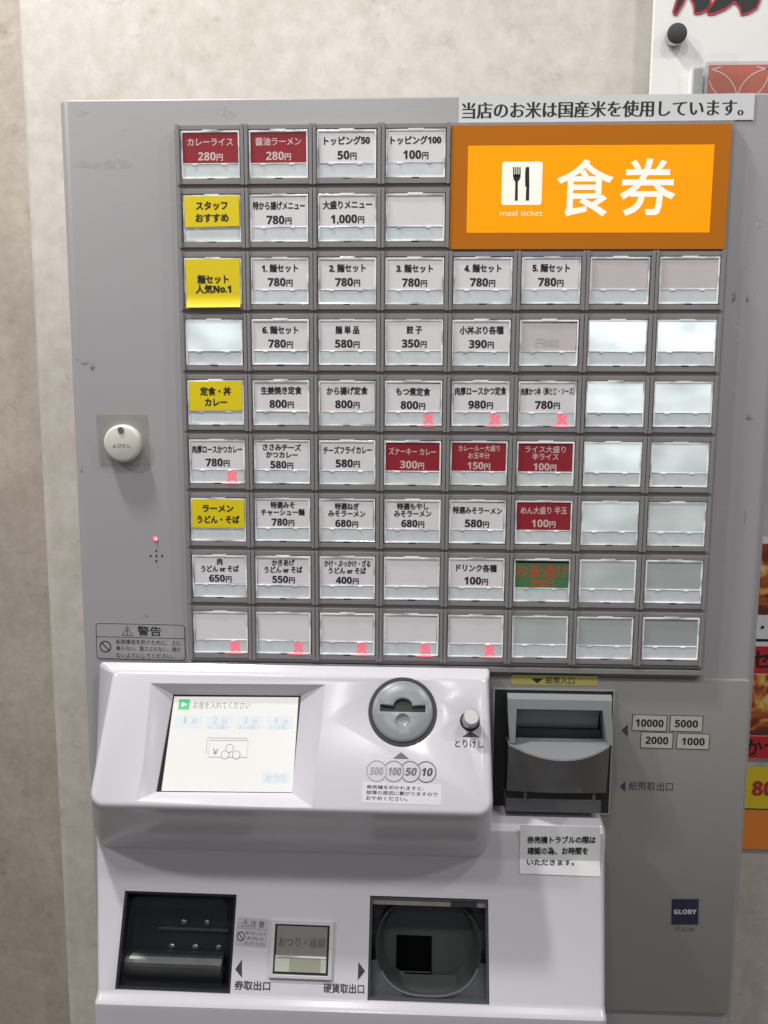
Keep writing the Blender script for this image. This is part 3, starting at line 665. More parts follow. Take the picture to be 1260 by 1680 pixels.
# ---- taupe side plate with its printing
pl = MB()
TL, TR, BR, BL = at(806, 1109, Y_PLATE), at(1225, 1112, Y_PLATE), at(1206, 1664, Y_PLATE), at(990, 1661, Y_PLATE)
xa, xb, za, zb = TL.x - 0.05, (TR.x + BR.x) / 2, BR.z, TL.z
pl.prism(rrect(xa, xb, za, zb, (0.001, 0.004, 0.004, 0.001), 5), Y_PLATE, 0.02, M_PLATE)
pl.build('side_plate', TM, bevel=0.0008, segs=2, smooth=True)
S = Sheet(P_PLATE, (1038, 1172), (1154, 1175), (1167, 1230), (1048, 1226), 0.0)
S.y = -0.0002
def note(px0, py0, px1, py1, body):
    x0, z0 = S.px(px0, py1); x1, z1 = S.px(px1, py0)
    S.mb.prism(rect(x0, x1, z0, z1), -0.0002, 0, M_INK); S.mb.prism(rect(x0 + .0006, x1 - .0006, z0 + .0006, z1 - .0006), -0.0003, -0.0001, M_CREAM)
    S.mb.text(body, (x0 + x1) / 2, (z0 + z1) / 2, 0, M_INK, -0.0004, width=(x1 - x0) * (0.80 if len(body) > 4 else 0.70), height=(z1 - z0) * 0.46, bold=(0.012, 0.01))
note(1036, 1173.5, 1095, 1198.5, '10000'); note(1098, 1174.5, 1154, 1199.5, '5000'); note(1050, 1202, 1105, 1227, '2000'); note(1109, 1204, 1165, 1228.5, '1000')
S.build('banknote_label', TM)
def printed(name, plane, quad, body, m=M_INK2, tri=None, bold=(0.01, 0.01), hf=0.95, u=0.5, wd=1.0):
    s = Sheet(plane, *quad, 0.0); s.y = -0.0002
    s.t(body, u, 0.5, wd, m, hf=hf, bold=bold)
    if tri: s.mb.poly([(s.px(*q)[0], s.y, s.px(*q)[1]) for q in tri], m)
    return s.build(name, TM)
printed('printed_caption', P_PLATE, ((1032, 1281), (1104, 1283), (1104, 1298), (1031, 1297)), '紙幣取出口', tri=((1017, 1290), (1026, 1299), (1026, 1281)), bold=(0.0, 0.0))
s = Sheet(P_PLATE, (1021, 1187), (1031, 1187), (1031, 1209), (1021, 1209)); s.y = -0.0002
s.mb.poly([(s.px(*q)[0], s.y, s.px(*q)[1]) for q in ((1020, 1198), (1030, 1209), (1030, 1188))], M_INK2); s.build('printed_arrow', TM)
S = Sheet(P_PLATE, (839, 1107), (981, 1109), (980, 1125), (838, 1123), 0.0); S.base(M_GOLD, 0.0003, 0.0008)
S.t('紙幣入口', 0.565, 0.5, 0.335, hf=0.74, bold=(0.006, 0.006)); S.mb.poly([(S.px(*q)[0], S.y, S.px(*q)[1]) for q in ((881, 1120.5), (892, 1113), (871, 1112.6))], M_INK)
S.build('bill_inlet_label', TM)
S = Sheet(P_PLATE, (1102, 1475), (1146, 1475), (1145, 1516), (1102, 1516), 0.0); S.base(M_NAVY, 0.0006)
S.t('GLORY', 0.5, 0.49, 0.86, M_SILV, hf=0.19, bold=(0.02, 0.01)); S.build('maker_badge', TM)
printed('model_print', P_PLATE, ((1107, 1521), (1139, 1521), (1139, 1528.5), (1107, 1528.5)), 'YT-G10M', bold=(0.0, 0.0), m=mat('model_ink', (0.10, 0.10, 0.09), 0.6))

# ---- lower housing: profile swept across, tilted apron with two openings, ledge
C0 = P_LOW.P
D0 = P_LOW.at(480, 1640)
xl, xr = -0.2985, 0.1385
prof = [(0.03, C0.z + 0.030), (-0.016, C0.z + 0.030), (-0.024, C0.z + 0.0285), (-0.0285, C0.z + 0.024), (-0.030, C0.z + 0.017), (-0.030, C0.z + 0.001), (-0.0308, C0.z - 0.002),
        (D0.y + 0.0010, D0.z + 0.0025), (D0.y - 0.0010, D0.z + 0.0002), (D0.y - 0.0045, D0.z - 0.0016), (D0.y - 0.0068, D0.z - 0.0042), (D0.y - 0.0072, D0.z - 0.009), (D0.y - 0.0072, 0.02), (0.03, 0.02)]
mb = MB(); n = len(prof); k = mb.mi(M_SHELL)
mb.v = [(xl, y, z) for y, z in prof] + [(xr, y, z) for y, z in prof]
mb.f = [tuple(range(n)), tuple(reversed(range(n, 2 * n)))] + [(i, n + i, n + (i + 1) % n, (i + 1) % n) for i in range(n)]
mb.m = [k] * (n + 2)
hs = mb.build('lower_housing', TM)
bm = bmesh.new(); bm.from_mesh(hs.data); bmesh.ops.recalc_face_normals(bm, faces=bm.faces)
xl1, xr1 = P_LOW.at(156, 1640).x, P_LOW.at(994, 1640).x          # the housing narrows towards its foot
LX = lambda z, a, c: a + (c - a) * min(1.0, max(0.0, (C0.z - z) / (C0.z - D0.z)))
ed = [e for e in bm.edges if all(abs(v.co.x - xl) < 1e-5 for v in e.verts) or all(abs(v.co.x - xr) < 1e-5 for v in e.verts)]
ed = [e for e in ed if max(v.co.y for v in e.verts) < 0.02]
bmesh.ops.bevel(bm, geom=ed, offset=0.0055, segments=5, affect='EDGES', profile=0.5)
for v in bm.verts:
    if v.co.x < 0: v.co.x += LX(v.co.z, xl, xl1) - xl
    else: v.co.x += LX(v.co.z, xr, xr1) - xr
bm.to_mesh(hs.data); bm.free()
def tilted_box(quad, plane, front, depth, m=M_BLACK):
    """a box set into a tilted face; its mouth is the quad seen in the photo"""
    s = Sheet(plane, *quad); mb = MB(); mb.box(-s.w / 2, s.w / 2, -front, depth, -s.h / 2, s.h / 2, m)
    o = mb.build('cutter'); o.matrix_world = s.M; return o, s
Q1 = ((206, 1462), (388, 1467), (378, 1632), (187, 1623)); Q2 = ((607, 1470), (801, 1475), (803, 1650), (603, 1641))
c1, S1 = tilted_box(Q1, P_LOW, 0.02, 0.030); c2, S2 = tilted_box(Q2, P_LOW, 0.02, 0.030)
cut(hs, c1, c2); shade(hs, 25)

# ticket tray
def sheet_like(s):
    t = Sheet.__new__(Sheet); t.__dict__.update(s.__dict__); t.mb = MB(); return t
def tray(s, nm, mwall):
    t = sheet_like(s); hw, hh = s.w / 2 - 0.0004, s.h / 2 - 0.0004; m = t.mb
    e = 0.0016
    m.box(-hw, hw, 0.0275, 0.029, -hh, hh, mwall)
    m.box(-hw, -hw + e, 0.0015, 0.0275, -hh, hh, mwall); m.box(hw - e, hw, 0.0015, 0.0275, -hh, hh, mwall)
    m.box(-hw + e, hw - e, 0.0015, 0.0275, -hh, -hh + e, mwall); m.box(-hw + e, hw - e, 0.0015, 0.0275, hh - e, hh, mwall)
    return t.build(nm, TM)
tr1 = tray(S1, 'ticket_tray', M_BLACK2)
def in_sheet(s, name, fn, parent, **k):
    t = sheet_like(s); fn(t); o = t.mb.build(name, None, **k)
    M = s.M
    o.matrix_world = M
    o.parent = parent; o.matrix_parent_inverse = (parent.matrix_world if parent is not TM else Matrix()).inverted()
    return o
bpy.context.view_layer.update()
for (px, py) in ((281, 1510), (321, 1511), (260, 1552), (300, 1553), (340, 1554)):
    def fn(t, px=px, py=py):
        x, z = t.px(px, py); x += 0.0035; z -= 0.0075
        N = 6
        for j in range(N):
            a0, a1 = PI / 2 * j / N, PI / 2 * (j + 1) / N
            ra, rb = 0.0030 * math.cos(a0), 0.0030 * math.cos(a1); ya, yb = 0.0275 - 0.0018 * math.sin(a0), 0.0275 - 0.0018 * math.sin(a1)
            A, B = circle(x, z, ra, 16), circle(x, z, max(rb, 1e-5), 16)
            for i in range(16):
                q = (i + 1) % 16; t.mb.poly([(A[i][0], ya, A[i][1]), (A[q][0], ya, A[q][1]), (B[q][0], yb, B[q][1]), (B[i][0], yb, B[i][1])], M_STEEL)
    in_sheet(S1, 'rivet', fn, tr1, smooth=True)
def fn(t):
    r = 0.0098; hw = t.w / 2 - 0.003; N = 14; zc = -t.h / 2 + 0.0155; yc = 0.0185
    P = [(yc - r * math.cos(2 * PI * i / 24), zc + r * math.sin(2 * PI * i / 24)) for i in range(24)]
    for i in range(24):
        a, b = P[i], P[(i + 1) % 24]; t.mb.poly([(-hw, a[0], a[1]), (hw - .008, a[0], a[1]), (hw - .008, b[0], b[1]), (-hw, b[0], b[1])], mat('brushed_roller', (0.34, 0.335, 0.315), 0.45, metal=1.0, var=0.15, scale=80))
in_sheet(S1, 'steel_roller', fn, tr1, smooth=True)
def fn(t):
    hw = t.w / 2 - 0.008; z = 0.0035
    t.mb.box(-hw + 0.016, hw - 0.002, 0.024, 0.0275, z - 0.001, z + 0.001, M_UNITD)
in_sheet(S1, 'tray_ridge', fn, tr1, bevel=0.0004)
def fn(t):
    hw, hh = t.w / 2 - 0.002, t.h / 2 - 0.002
    pts = [(-hw + .001, -hh), (hw - .006, -hh), (hw - .006, hh - .008), (hw - .011, hh - .003), (-hw + .007, hh - .003), (-hw + .003, hh - .006)]
    t.mb.prism(pts, 0.0035, 0.0047, M_SMOKE)
    t.mb.box(-hw + .006, hw - .012, 0.0028, 0.0035, hh - .0105, hh - .0040, M_SMOKE)
in_sheet(S1, 'smoked_flap', fn, tr1)

# coin cup
tr2 = tray(S2, 'coin_tray', mat('coin_tray_grey', (0.075, 0.083, 0.085), 0.22))
M_CUP = mat('coin_cup_plastic', (0.045, 0.05, 0.051), 0.35)
M_APRON = mat('coin_tray_apron', (0.085, 0.093, 0.096), 0.22)
M_RIM = mat('coin_cup_rim', (0.13, 0.14, 0.142), 0.3)
M_SCOOP = mat('coin_scoop_floor', (0.06, 0.066, 0.068), 0.3)
def fn(t):
    # a rounded scoop: back bowl inside an oval rim with an open dark mouth
    hw = t.w * 0.445; cz = -t.h * 0.0
    ov = []
    for i in range(48):
        a = 2 * PI * i / 48; k = 2.6
        x = hw * abs(math.cos(a)) ** (2 / k) * (1 if math.cos(a) >= 0 else -1); z = t.h * 0.465 * abs(math.sin(a)) ** (2 / (2.2)) * (1 if math.sin(a) >= 0 else -1)
        ov.append((x, z + cz))
    inn = [(x * 0.965, (z - cz) * 0.96 + cz) for x, z in ov]
    bot = [(x * 0.86, (z - cz) * 0.82 + cz + 0.002) for x, z in ov]
    n = 48
    def dep(p): return 0.012 - 0.008 * max(0.0, min(1.0, (0.5 - (p[1] - cz) / t.h)))   # rim comes forward at its foot
    for i in range(n):
        j = (i + 1) % n
        m1 = M_RIM if ov[i][1] < -t.h * .2 else M_BLACK2
        for A, B, ya, yb, m in ((ov, inn, 0, 0, m1), (inn, bot, 0, .021, M_CUP), (ov, ov, .012, 0, M_CUP)):
            f = lambda p, e: (p[0], dep(p) + e if e < .02 else 0.0268, p[1])
            if A is B: t.mb.poly([(ov[i][0], dep(ov[i]), ov[i][1]), (ov[i][0], 0.0274, ov[i][1]), (ov[j][0], 0.0274, ov[j][1]), (ov[j][0], dep(ov[j]), ov[j][1])], m)
            else: t.mb.poly([f(A[i], 0), f(A[j], 0), f(B[j], yb), f(B[i], yb)], m)
    t.mb.poly([(x, 0.0268, z) for x, z in bot], M_CUP)
    ew, eh = t.w / 2 - 0.0012, t.h / 2 - 0.0012
    def border(p):
        k_ = min(ew / max(abs(p[0]), 1e-6), eh / max(abs(p[1]), 1e-6)); return (p[0] * k_, p[1] * k_)
    for i in range(n):                                  # moulded apron filling the lower corners
        j = (i + 1) % n
        if max(ov[i][1], ov[j][1]) < -t.h * 0.10:
            a_, b_ = border(ov[i]), border(ov[j])
            t.mb.poly([(ov[i][0], dep(ov[i]) + .0004, ov[i][1]), (a_[0], dep(ov[i]) + .002, a_[1]), (b_[0], dep(ov[j]) + .002, b_[1]), (ov[j][0], dep(ov[j]) + .0004, ov[j][1])], M_APRON)
    zl = -t.h * 0.32                                   # sloping scoop floor running up to the rim
    low = sorted([(x, z) for x, z in inn if z < zl], key=lambda q: q[0])
    for q0, q1 in zip(low[:-1], low[1:]):
        t.mb.poly([(q0[0], 0.0225, zl), (q0[0], dep(q0) + 0.0015, q0[1]), (q1[0], dep(q1) + 0.0015, q1[1]), (q1[0], 0.0225, zl)], M_SCOOP)
in_sheet(S2, 'coin_cup', fn, tr2, smooth=True)
def fn(t):
    x0, z0 = t.px(647, 1594); x1, z1 = t.px(708, 1538); m = t.mb
    x0 += .001; x1 += .001; z0 -= 0.0095; z1 -= 0.0055
    m.box(x0, x1, 0.0262, 0.0266, z0, z1, mat('open_chute_black', (0.003, 0.003, 0.003), 0.9, spec=0.0)); m.box(x0 + .001, x1 - .001, 0.0255, 0.0262, z0 + .002, z0 + .0028, M_STEEL)
in_sheet(S2, 'coin_chute', fn, tr2)
def fn(t):
    hw = t.w / 2 - 0.0022; hh = t.h / 2 - 0.002
    t.mb.box(-hw, hw, 0.0035, 0.0043, hh - 0.0052, hh, mat('visor_taupe', (0.20, 0.19, 0.17), 0.35, var=0.3, scale=60))
    t.mb.box(hw - 0.029, hw - 0.007, 0.0030, 0.0035, hh - 0.0050, hh - 0.001, M_BLACK2)
in_sheet(S2, 'coin_tray_visor', fn, tr2)

# apron printing, caution label, change button
printed('printed_caption', P_LOW, ((385, 1608), (444, 1609), (443, 1626), (384, 1624)), '券取出口', M_INK2, bold=(0.022, 0.02), tri=((386, 1590), (397, 1604), (397, 1574)))
printed('printed_caption', P_LOW, ((531, 1612), (598, 1614), (597, 1631), (530, 1629)), '硬貨取出口', M_INK2, bold=(0.018, 0.016), tri=((587, 1608), (599, 1593), (588, 1578)))
S = Sheet(P_LOW, (390, 1504), (441, 1508), (438, 1555), (386, 1551), 0.0); S.base(mat('caution_label', (0.44, 0.43, 0.46), 0.45), 0.00025, 0.0015)
S.mb.stroke([S.uv(0.02, .38), S.uv(.98, .38)], .0002, M_INK2, S.y); warn_tri(S, 0.26, 0.20, 0.0058); S.t('注 意', 0.64, 0.2, 0.46, M_INK2, hf=0.24, bold=(0.005, 0.005)); no_sign(S, 0.155, 0.67, 0.0032)
for i, tx in enumerate(('取り出し口より', '奥に手を入れ', 'ないでください')): S.t(tx, 0.62, 0.53 + i * .18, 0.64 if i != 1 else 0.52, M_INK2, hf=0.11, bold=(0, 0))
S.build('caution_label', TM)
S = Sheet(P_LOW, (447, 1507), (548, 1511), (545, 1607), (440, 1603), 0.0)
ow, oh = S.w / 2, S.h / 2
S.mb.ring(rect(-ow, ow, -oh, oh), rect(-ow * .87, ow * .87, -oh * .88, oh * .84), -0.0022, 0.0, mat('silver_frame', (0.56, 0.555, 0.575), 0.3))
cb = S.build('change_button', TM, bevel=0.0004)
bpy.context.view_layer.update()
def fn(t):
    m = t.mb; m.box(-ow * .87, ow * .87, -0.0003, 0.0, -oh * .88, oh * .84, M_BLACK2)
    m.box(-ow * .80, ow * .80, -0.0016, -0.0003, -oh * .24, oh * .78, M_OLIVE); m.text('おつり・返却', 0, oh * .24, 0, M_INK, -0.0017, width=ow * 1.46, height=oh * .32, bold=(-0.006, -0.006))
in_sheet(S, 'change_card', fn, cb)
def fn(t):
    m = t.mb; m.box(-ow * .82, ow * .80, -0.0014, -0.0003, -oh * .78, -oh * .25, M_PALEGRN); m.box(-ow * .36, ow * .62, -0.0016, -0.0014, -oh * .76, -oh * .32, mat('pale_olive_window', (0.42, 0.43, 0.33), 0.4))
    m.box(-ow * .8, ow * .8, -0.0022, -0.0014, -oh * .28, -oh * .23, M_CAP)
in_sheet(S, 'change_window', fn, cb)
def fn(t): t.mb.box(-ow * .84, ow * .84, -0.0026, -0.0023, -oh * .82, oh * .80, M_CLEAR)
in_sheet(S, 'clear_cover', fn, cb)

# ---- tilted control head
hP = P_HEAD.P; hd = -P_HEAD.up; hn = P_HEAD.n
X0, X1 = -0.2845, 0.0387
sL = (P_HEAD.at(480, 1333) - hP).dot(hd)
N = 8
def face_pt(x, s, off): q = hP + hd * s + hn * off; return (x, q.y, q.z)
r0 = 0.013
def loop(inset, off, rb):
    P = rrect(X0 + inset, X1 - inset, inset, sL - inset, (0.003, 0.003, max(rb - inset, .002), max(rb - inset, .002)), N)   # (x, s): s grows downwards so 'top' of rrect is the foot
    return [face_pt(x, s_, off) for x, s_ in P], P
R = 0.005
loops = []
for i in range(6):
    a = PI / 2 * i / 5; pts, P = loop(R * (1 - math.sin(a)), R * (math.cos(a)) - R, r0); loops.append(pts)
# middle and back outlines: flare to the housing sides, roll under to the crease of the apron
def under(frac):
    out = []
    for x, s_ in P:
        u = (x - X0) / (X1 - X0); v = s_ / sL
        xb = -0.2995 + u * (0.0405 + 0.2995); q = hP + hd * s_ - hn * R
        yb = -0.001 + v * (-0.026 + 0.001); zb_ = (hP.z + 0.002) + v * (C0.z - 0.004 - hP.z - 0.002)
        bulge = math.sin(frac * PI) * 0.004 * v
        out.append((x + (xb - x) * frac, q.y + (yb - q.y) * frac - bulge, q.z + (zb_ - q.z) * frac))
    return out
for fr_ in (0.12, 0.3, 0.55, 0.8, 1.0): loops.append(under(fr_))
mb = MB(); n = len(loops[0]); k = mb.mi(M_SHELL)
for l in loops: mb.v += l
for a in range(len(loops) - 1):
    for i in range(n):
        j = (i + 1) % n; mb.f.append((a * n + i, (a + 1) * n + i, (a + 1) * n + j, a * n + j)); mb.m.append(k)
mb.f += [tuple(range(n)), tuple(reversed(range((len(loops) - 1) * n, len(loops) * n)))]; mb.m += [k, k]
head = mb.build('control_head', TM)
bm = bmesh.new(); bm.from_mesh(head.data); bmesh.ops.recalc_face_normals(bm, faces=bm.faces); bm.to_mesh(head.data); bm.free()
# screen recess: a funnel from the outer to the inner quad
out_q = [P_HEAD.at(*q) for q in ((247, 1121), (533, 1123), (512, 1325), (224, 1314))]
inn_q = [P_HEAD.at(*q, -0.011) for q in ((284, 1139), (494, 1141), (479, 1301), (256, 1299))]
ext_q = [o_ + (o_ - i_) * 0.5 for o_, i_ in zip(out_q, inn_q)]
flr = [i_ - hn * 0.004 for i_ in inn_q]
mb = MB(); mb.v = [tuple(v) for v in ext_q + inn_q + flr]; mb.mi(M_SHELL)
mb.f = [(0, 1, 2, 3), (11, 10, 9, 8)]
for a in (0, 4): mb.f += [(a + i, a + 4 + i, a + 4 + (i + 1) % 4, a + (i + 1) % 4) for i in range(4)]
mb.m = [0] * len(mb.f)
ct = mb.build('cutter'); bm = bmesh.new(); bm.from_mesh(ct.data); bmesh.ops.recalc_face_normals(bm, faces=bm.faces); bm.to_mesh(ct.data); bm.free()
# coin disc seat
ccx = P_HEAD.at(660.5, 1167)
def head_frame(p, off=0.0):
    M = Matrix((Vector((1, 0, 0)), -hn, P_HEAD.up)).transposed().to_4x4(); M.translation = p + hn * off; return M
mb = MB(); mb.prism(circle(0, 0, 0.0282, 56), -0.01, 0.006, M_SHELL); c3 = mb.build('cutter'); c3.matrix_world = head_frame(ccx)
kp = P_HEAD.at(771, 1183)
mb = MB(); mb.prism(circle(0, 0, 0.0082, 32), -0.01, 0.006, M_SHELL); c4 = mb.build('cutter'); c4.matrix_world = head_frame(kp)
cut(head, ct, c3, c4); bake(head, [('BEVEL', 0.0009, 2, 32)]); shade(head, 28)

# screen
S = Sheet(P_HEAD, (284, 1139), (494, 1141), (479, 1301), (256, 1299), -0.0125)
ms = S.mb; hw, hh = S.w / 2, S.h / 2
ms.box(-hw - .002, hw + .002, 0.0, 0.001, -hh - .002, hh + .002, M_BLACK)
ms.box(-hw * .945, hw * .985, -0.0008, 0.0, -hh * .985, hh * .95, M_SCREEN)
S.y = -0.00088
def bar(u0, u1, v0, v1, m, dy=0.0):
    a, b2 = S.uv(u0, v1), S.uv(u1, v0); ms.poly([(a[0], S.y - dy, a[1]), (b2[0], S.y - dy, a[1]), (b2[0], S.y - dy, b2[1]), (a[0], S.y - dy, b2[1])], m)
bar(0.07, 0.155, 0.055, 0.165, M_SCRGRN); a = S.uv(.095, .085); b2 = S.uv(.095, .135); c_ = S.uv(.135, .11)
ms.poly([(a[0], S.y - 1e-4, a[1]), (b2[0], S.y - 1e-4, b2[1]), (c_[0], S.y - 1e-4, c_[1])], M_SCRWHT)
S.t('お金を入れてください', 0.405, 0.115, 0.44, M_SCRINK, hf=0.075, bold=(-0.004, -0.004))
for i in range(4):
    u = 0.165 + i * 0.232
    bar(u - .105, u + .105, 0.225, 0.36, M_SCRPALE)
    S.y -= 1e-4; S.t(str(i + 1), u - .03, 0.275, 0.03 if i else 0.015, M_SCRFAINT, hf=0.075, bold=(0.0, 0.0)); S.t('枚', u + .045, 0.285, 0.045, M_SCRFAINT, hf=0.055, bold=(0, 0))
    if i: S.t('まとめ買い', u, 0.345, 0.15, M_SCRFAINT, hf=0.045, bold=(0, 0))
    S.y += 1e-4
bar(0.76, 0.965, 0.80, 0.91, M_SCRPALE); S.y -= 1e-4; S.t('おつり', 0.862, 0.855, 0.15, M_SCRFAINT, hf=0.07, bold=(0, 0)); S.y += 1e-4
Q = lambda u, v: S.uv(u, v)
ms.stroke([Q(.345, .485), Q(.635, .485), Q(.635, .655), Q(.345, .655)], .0004, M_SCRINK, S.y, True)
bar(.348, .633, .49, .65, M_SCREEN, 1e-4)
ms.stroke([Q(.325, .62), Q(.325, .46), Q(.62, .46), Q(.62, .475)], .0004, M_SCRINK, S.y)
S.y -= 2e-4; S.t('￥', .395, .60, .045, M_SCRINK, hf=.065, bold=(0, 0))
for u, v in ((.47, .63), (.50, .565), (.555, .63)):
    c_ = Q(u, v); ms.prism(circle(c_[0], c_[1], .0032, 24), S.y - 1e-4, S.y, M_SCREEN); ms.stroke(circle(c_[0], c_[1], .0032, 24), .0004, M_SCRINK, S.y - 2e-4, True); S.y -= 1e-4
scr = S.build('touch_screen', TM)

# coin slot disc
mb = MB(); n = 56
prof = [(0.0, -0.0030), (0.014, -0.0030), (0.0225, -0.0026), (0.0246, -0.0018), (0.0255, -0.0005), (0.0257, 0.002)]
def dome(mb, prof, m, n=56):
    for a, b2 in zip(prof[:-1], prof[1:]):
        A, B = circle(0, 0, max(a[0], 1e-5), n), circle(0, 0, b2[0], n)
        for i in range(n):
            j = (i + 1) % n; mb.poly([(A[i][0], a[1], A[i][1]), (B[i][0], b2[1], B[i][1]), (B[j][0], b2[1], B[j][1]), (A[j][0], a[1], A[j][1])] if a[0] > 1e-4 else [(0, a[1], 0), (B[i][0], b2[1], B[i][1]), (B[j][0], b2[1], B[j][1])], m)
    e = prof[-1]; mb.poly([(x, e[1] , z) for x, z in reversed(circle(0, 0, e[0], n))], m)
dome(mb, prof + [(0.0257, 0.0052)], M_COIN)
bmd = mb.build('coin_slot', None); bm = bmesh.new(); bm.from_mesh(bmd.data); bmesh.ops.remove_doubles(bm, verts=bm.verts, dist=1e-6); bmesh.ops.recalc_face_normals(bm, faces=bm.faces); bm.to_mesh(bmd.data); bm.free()
bmd.matrix_world = head_frame(ccx)
def px_head(p0, x, y): q = head_frame(p0).inverted() @ P_HEAD.at(x, y); return q.x, q.z
x0, zt = px_head(ccx, 624, 1156); x1, zb_ = px_head(ccx, 698, 1170)
arc = [(x0 + (x1 - x0) * .5 + 0.0078 * math.cos(t), zt - .001 + 0.0062 * math.sin(t)) for t in [PI * i / 12 for i in range(13)]]
sl = [(x0, zb_), (x1, zb_), (x1, zt)] + arc + [(x0, zt)]
mb = MB(); mb.prism(sl, -0.01, 0.0045, M_BLACK); c5 = mb.build('cutter'); c5.matrix_world = head_frame(ccx)
sx, sz = px_head(ccx, 661, 1184)
mb = MB(); rr = 0.0085
for i in range(9):
    a0, a1 = PI * i / 9 - PI / 2, PI * (i + 1) / 9 - PI / 2
    A, B = circle(sx, sz, max(1e-5, rr * math.cos(a0)), 24), circle(sx, sz, max(1e-5, rr * math.cos(a1)), 24)
    ya, yb = -0.0030 - rr * .68 + rr * math.sin(a0), -0.0030 - rr * .68 + rr * math.sin(a1)
    for q in range(24):
        t = (q + 1) % 24; mb.poly([(A[q][0], ya, A[q][1]), (A[t][0], ya, A[t][1]), (B[t][0], yb, B[t][1]), (B[q][0], yb, B[q][1])], M_COIN)
c6 = mb.build('cutter'); bm = bmesh.new(); bm.from_mesh(c6.data); bmesh.ops.remove_doubles(bm, verts=bm.verts, dist=4e-5); bmesh.ops.recalc_face_normals(bm, faces=bm.faces); bm.to_mesh(c6.data); bm.free()
c6.matrix_world = head_frame(ccx)
cut(bmd, c5, c6); bake(bmd, [('BEVEL', 0.0003, 2, 40)]); shade(bmd, 35)
bmd.parent = TM
mb = MB(); mb.ring(circle(0, 0, 0.0285, 56), circle(0, 0, 0.0258, 56), -0.0006, 0.0045, M_BLACK2)
o = mb.build('coin_slot_ring', TM, bevel=0.0003); o.matrix_world = head_frame(ccx)
mb = MB(); mb.prism(circle(0, 0, 0.024, 40), 0.0044, 0.0055, M_BLACK); o = mb.build('coin_slot_back', TM); o.matrix_world = head_frame(ccx)
# cancel knob
mb = MB(); dome(mb, [(0.0, -0.0165), (0.0058, -0.0165), (0.0064, -0.016), (0.0066, -0.0152), (0.0066, 0.004)], mat('satin_steel', (0.5, 0.5, 0.5), 0.42, metal=1.0), 36)
o = mb.build('cancel_knob', TM, smooth=True); bm = bmesh.new(); bm.from_mesh(o.data); bmesh.ops.remove_doubles(bm, verts=bm.verts, dist=1e-6); bm.to_mesh(o.data); bm.free(); shade(o, 30); o.matrix_world = head_frame(kp)
mb = MB(); mb.prism(circle(0, 0, 0.0081, 32), 0.003, 0.005, M_BLACK); o = mb.build('knob_collar', TM); o.matrix_world = head_frame(kp)
# printing on the head
printed('printed_caption', P_HEAD, ((747, 1213), (794, 1214), (793, 1228), (746, 1226)), 'とりけし', M_INK2, bold=(0.016, 0.016), tri=((758, 1209), (787, 1209.5), (772, 1199)))
S = Sheet(P_HEAD, (600, 1247), (716, 1250), (715, 1282), (600, 1279)); S.y = -0.0002
fade = [M_INKF, mat('worn_ink', (0.2, 0.2, 0.22), .6), mat('worn_ink_darker', (0.13, 0.13, 0.15), .6), M_INK2]
for i, (tx, x) in enumerate((('500', 618), ('100', 646), ('50', 673), ('10', 699))):
    c_ = S.px(x, 1265 + i * .5); rr = 0.0079; vis = circle(c_[0], c_[1], rr, 40)
    if i: pc = S.px((618, 646, 673)[i - 1], 1265); vis = [q for q in circle(c_[0], c_[1], rr, 80) if math.hypot(q[0] - pc[0], q[1] - pc[1]) > rr]; vis.sort(key=lambda q: math.atan2(-(q[1] - c_[1]), -(q[0] - c_[0])) % (2 * PI)); vis.sort(key=lambda q: (math.atan2(q[1] - c_[1], q[0] - c_[0])))
    S.mb.stroke(vis, .0007, fade[i], S.y, closed=(i == 0)); S.mb.text(tx, c_[0] - (.0 if i == 0 else -.0008), c_[1], 0, fade[i], S.y, width=(.0105 if len(tx) == 3 else .0088), height=.0062, bold=(0.02, 0.018), shear=0.2)
S.mb.poly([(S.px(*q)[0], S.y, S.px(*q)[1]) for q in ((645, 1244.5), (671, 1245), (658, 1234))], fade[2])
S.build('coin_value_print', TM)
S = Sheet(P_HEAD, (595, 1283), (725, 1287), (724, 1321), (594, 1317)); S.base(M_LBLW, 0.00015)
for i, (tx, wd) in enumerate((('券売機を叩かれますと、', .73), ('故障の原因に繋がりますので', .90), ('おやめください。', .52))): S.t(tx, 0.05 + wd / 2, 0.23 + i * .265, wd, M_INK, hf=0.20, bold=(0.012, 0.012))
S.build('no_hitting_label', TM)

# ---- bill acceptor
zfun = lambda px, py, y: at(px, py, y)
a = at(808, 1128, Y_PLATE); b2 = at(1006, 1336, Y_PLATE); aL = at(806, 1333, Y_PLATE)
fx0, fx1, fz0, fz1 = (a.x + aL.x) / 2, (at(1008, 1130, Y_PLATE).x + at(1000, 1336, Y_PLATE).x) / 2, b2.z, a.z
BU = MB()
BU.ring(rect(fx0, fx1, fz0, fz1), rect(fx0 + .0012, fx1 - .0012, fz0 + .0012, fz1 - .0012), Y_PLATE - 0.0012, Y_PLATE, M_LABEL)
BU.box(fx0 + .0012, fx1 - .0012, Y_PLATE - 0.0006, Y_PLATE, fz0 + .0012, fz1 - .0012, M_BLACK2)
bu = BU.build('bill_acceptor', TM)
yF = -0.024
ux0, ux1 = at(833, 1180, yF).x, at(1004, 1180, yF).x
zT = at(900, 1151, yF).z; zTb = at(900, 1138, Y_PLATE).z; zC = at(840, 1222, yF).z; zS = at(900, 1206, 0.0).z
zlo0 = at(900, 1300, -0.019).z; zlo1 = at(900, 1313, -0.019).z; zbt = at(900, 1335, -0.019).z
wU = ux1 - ux0
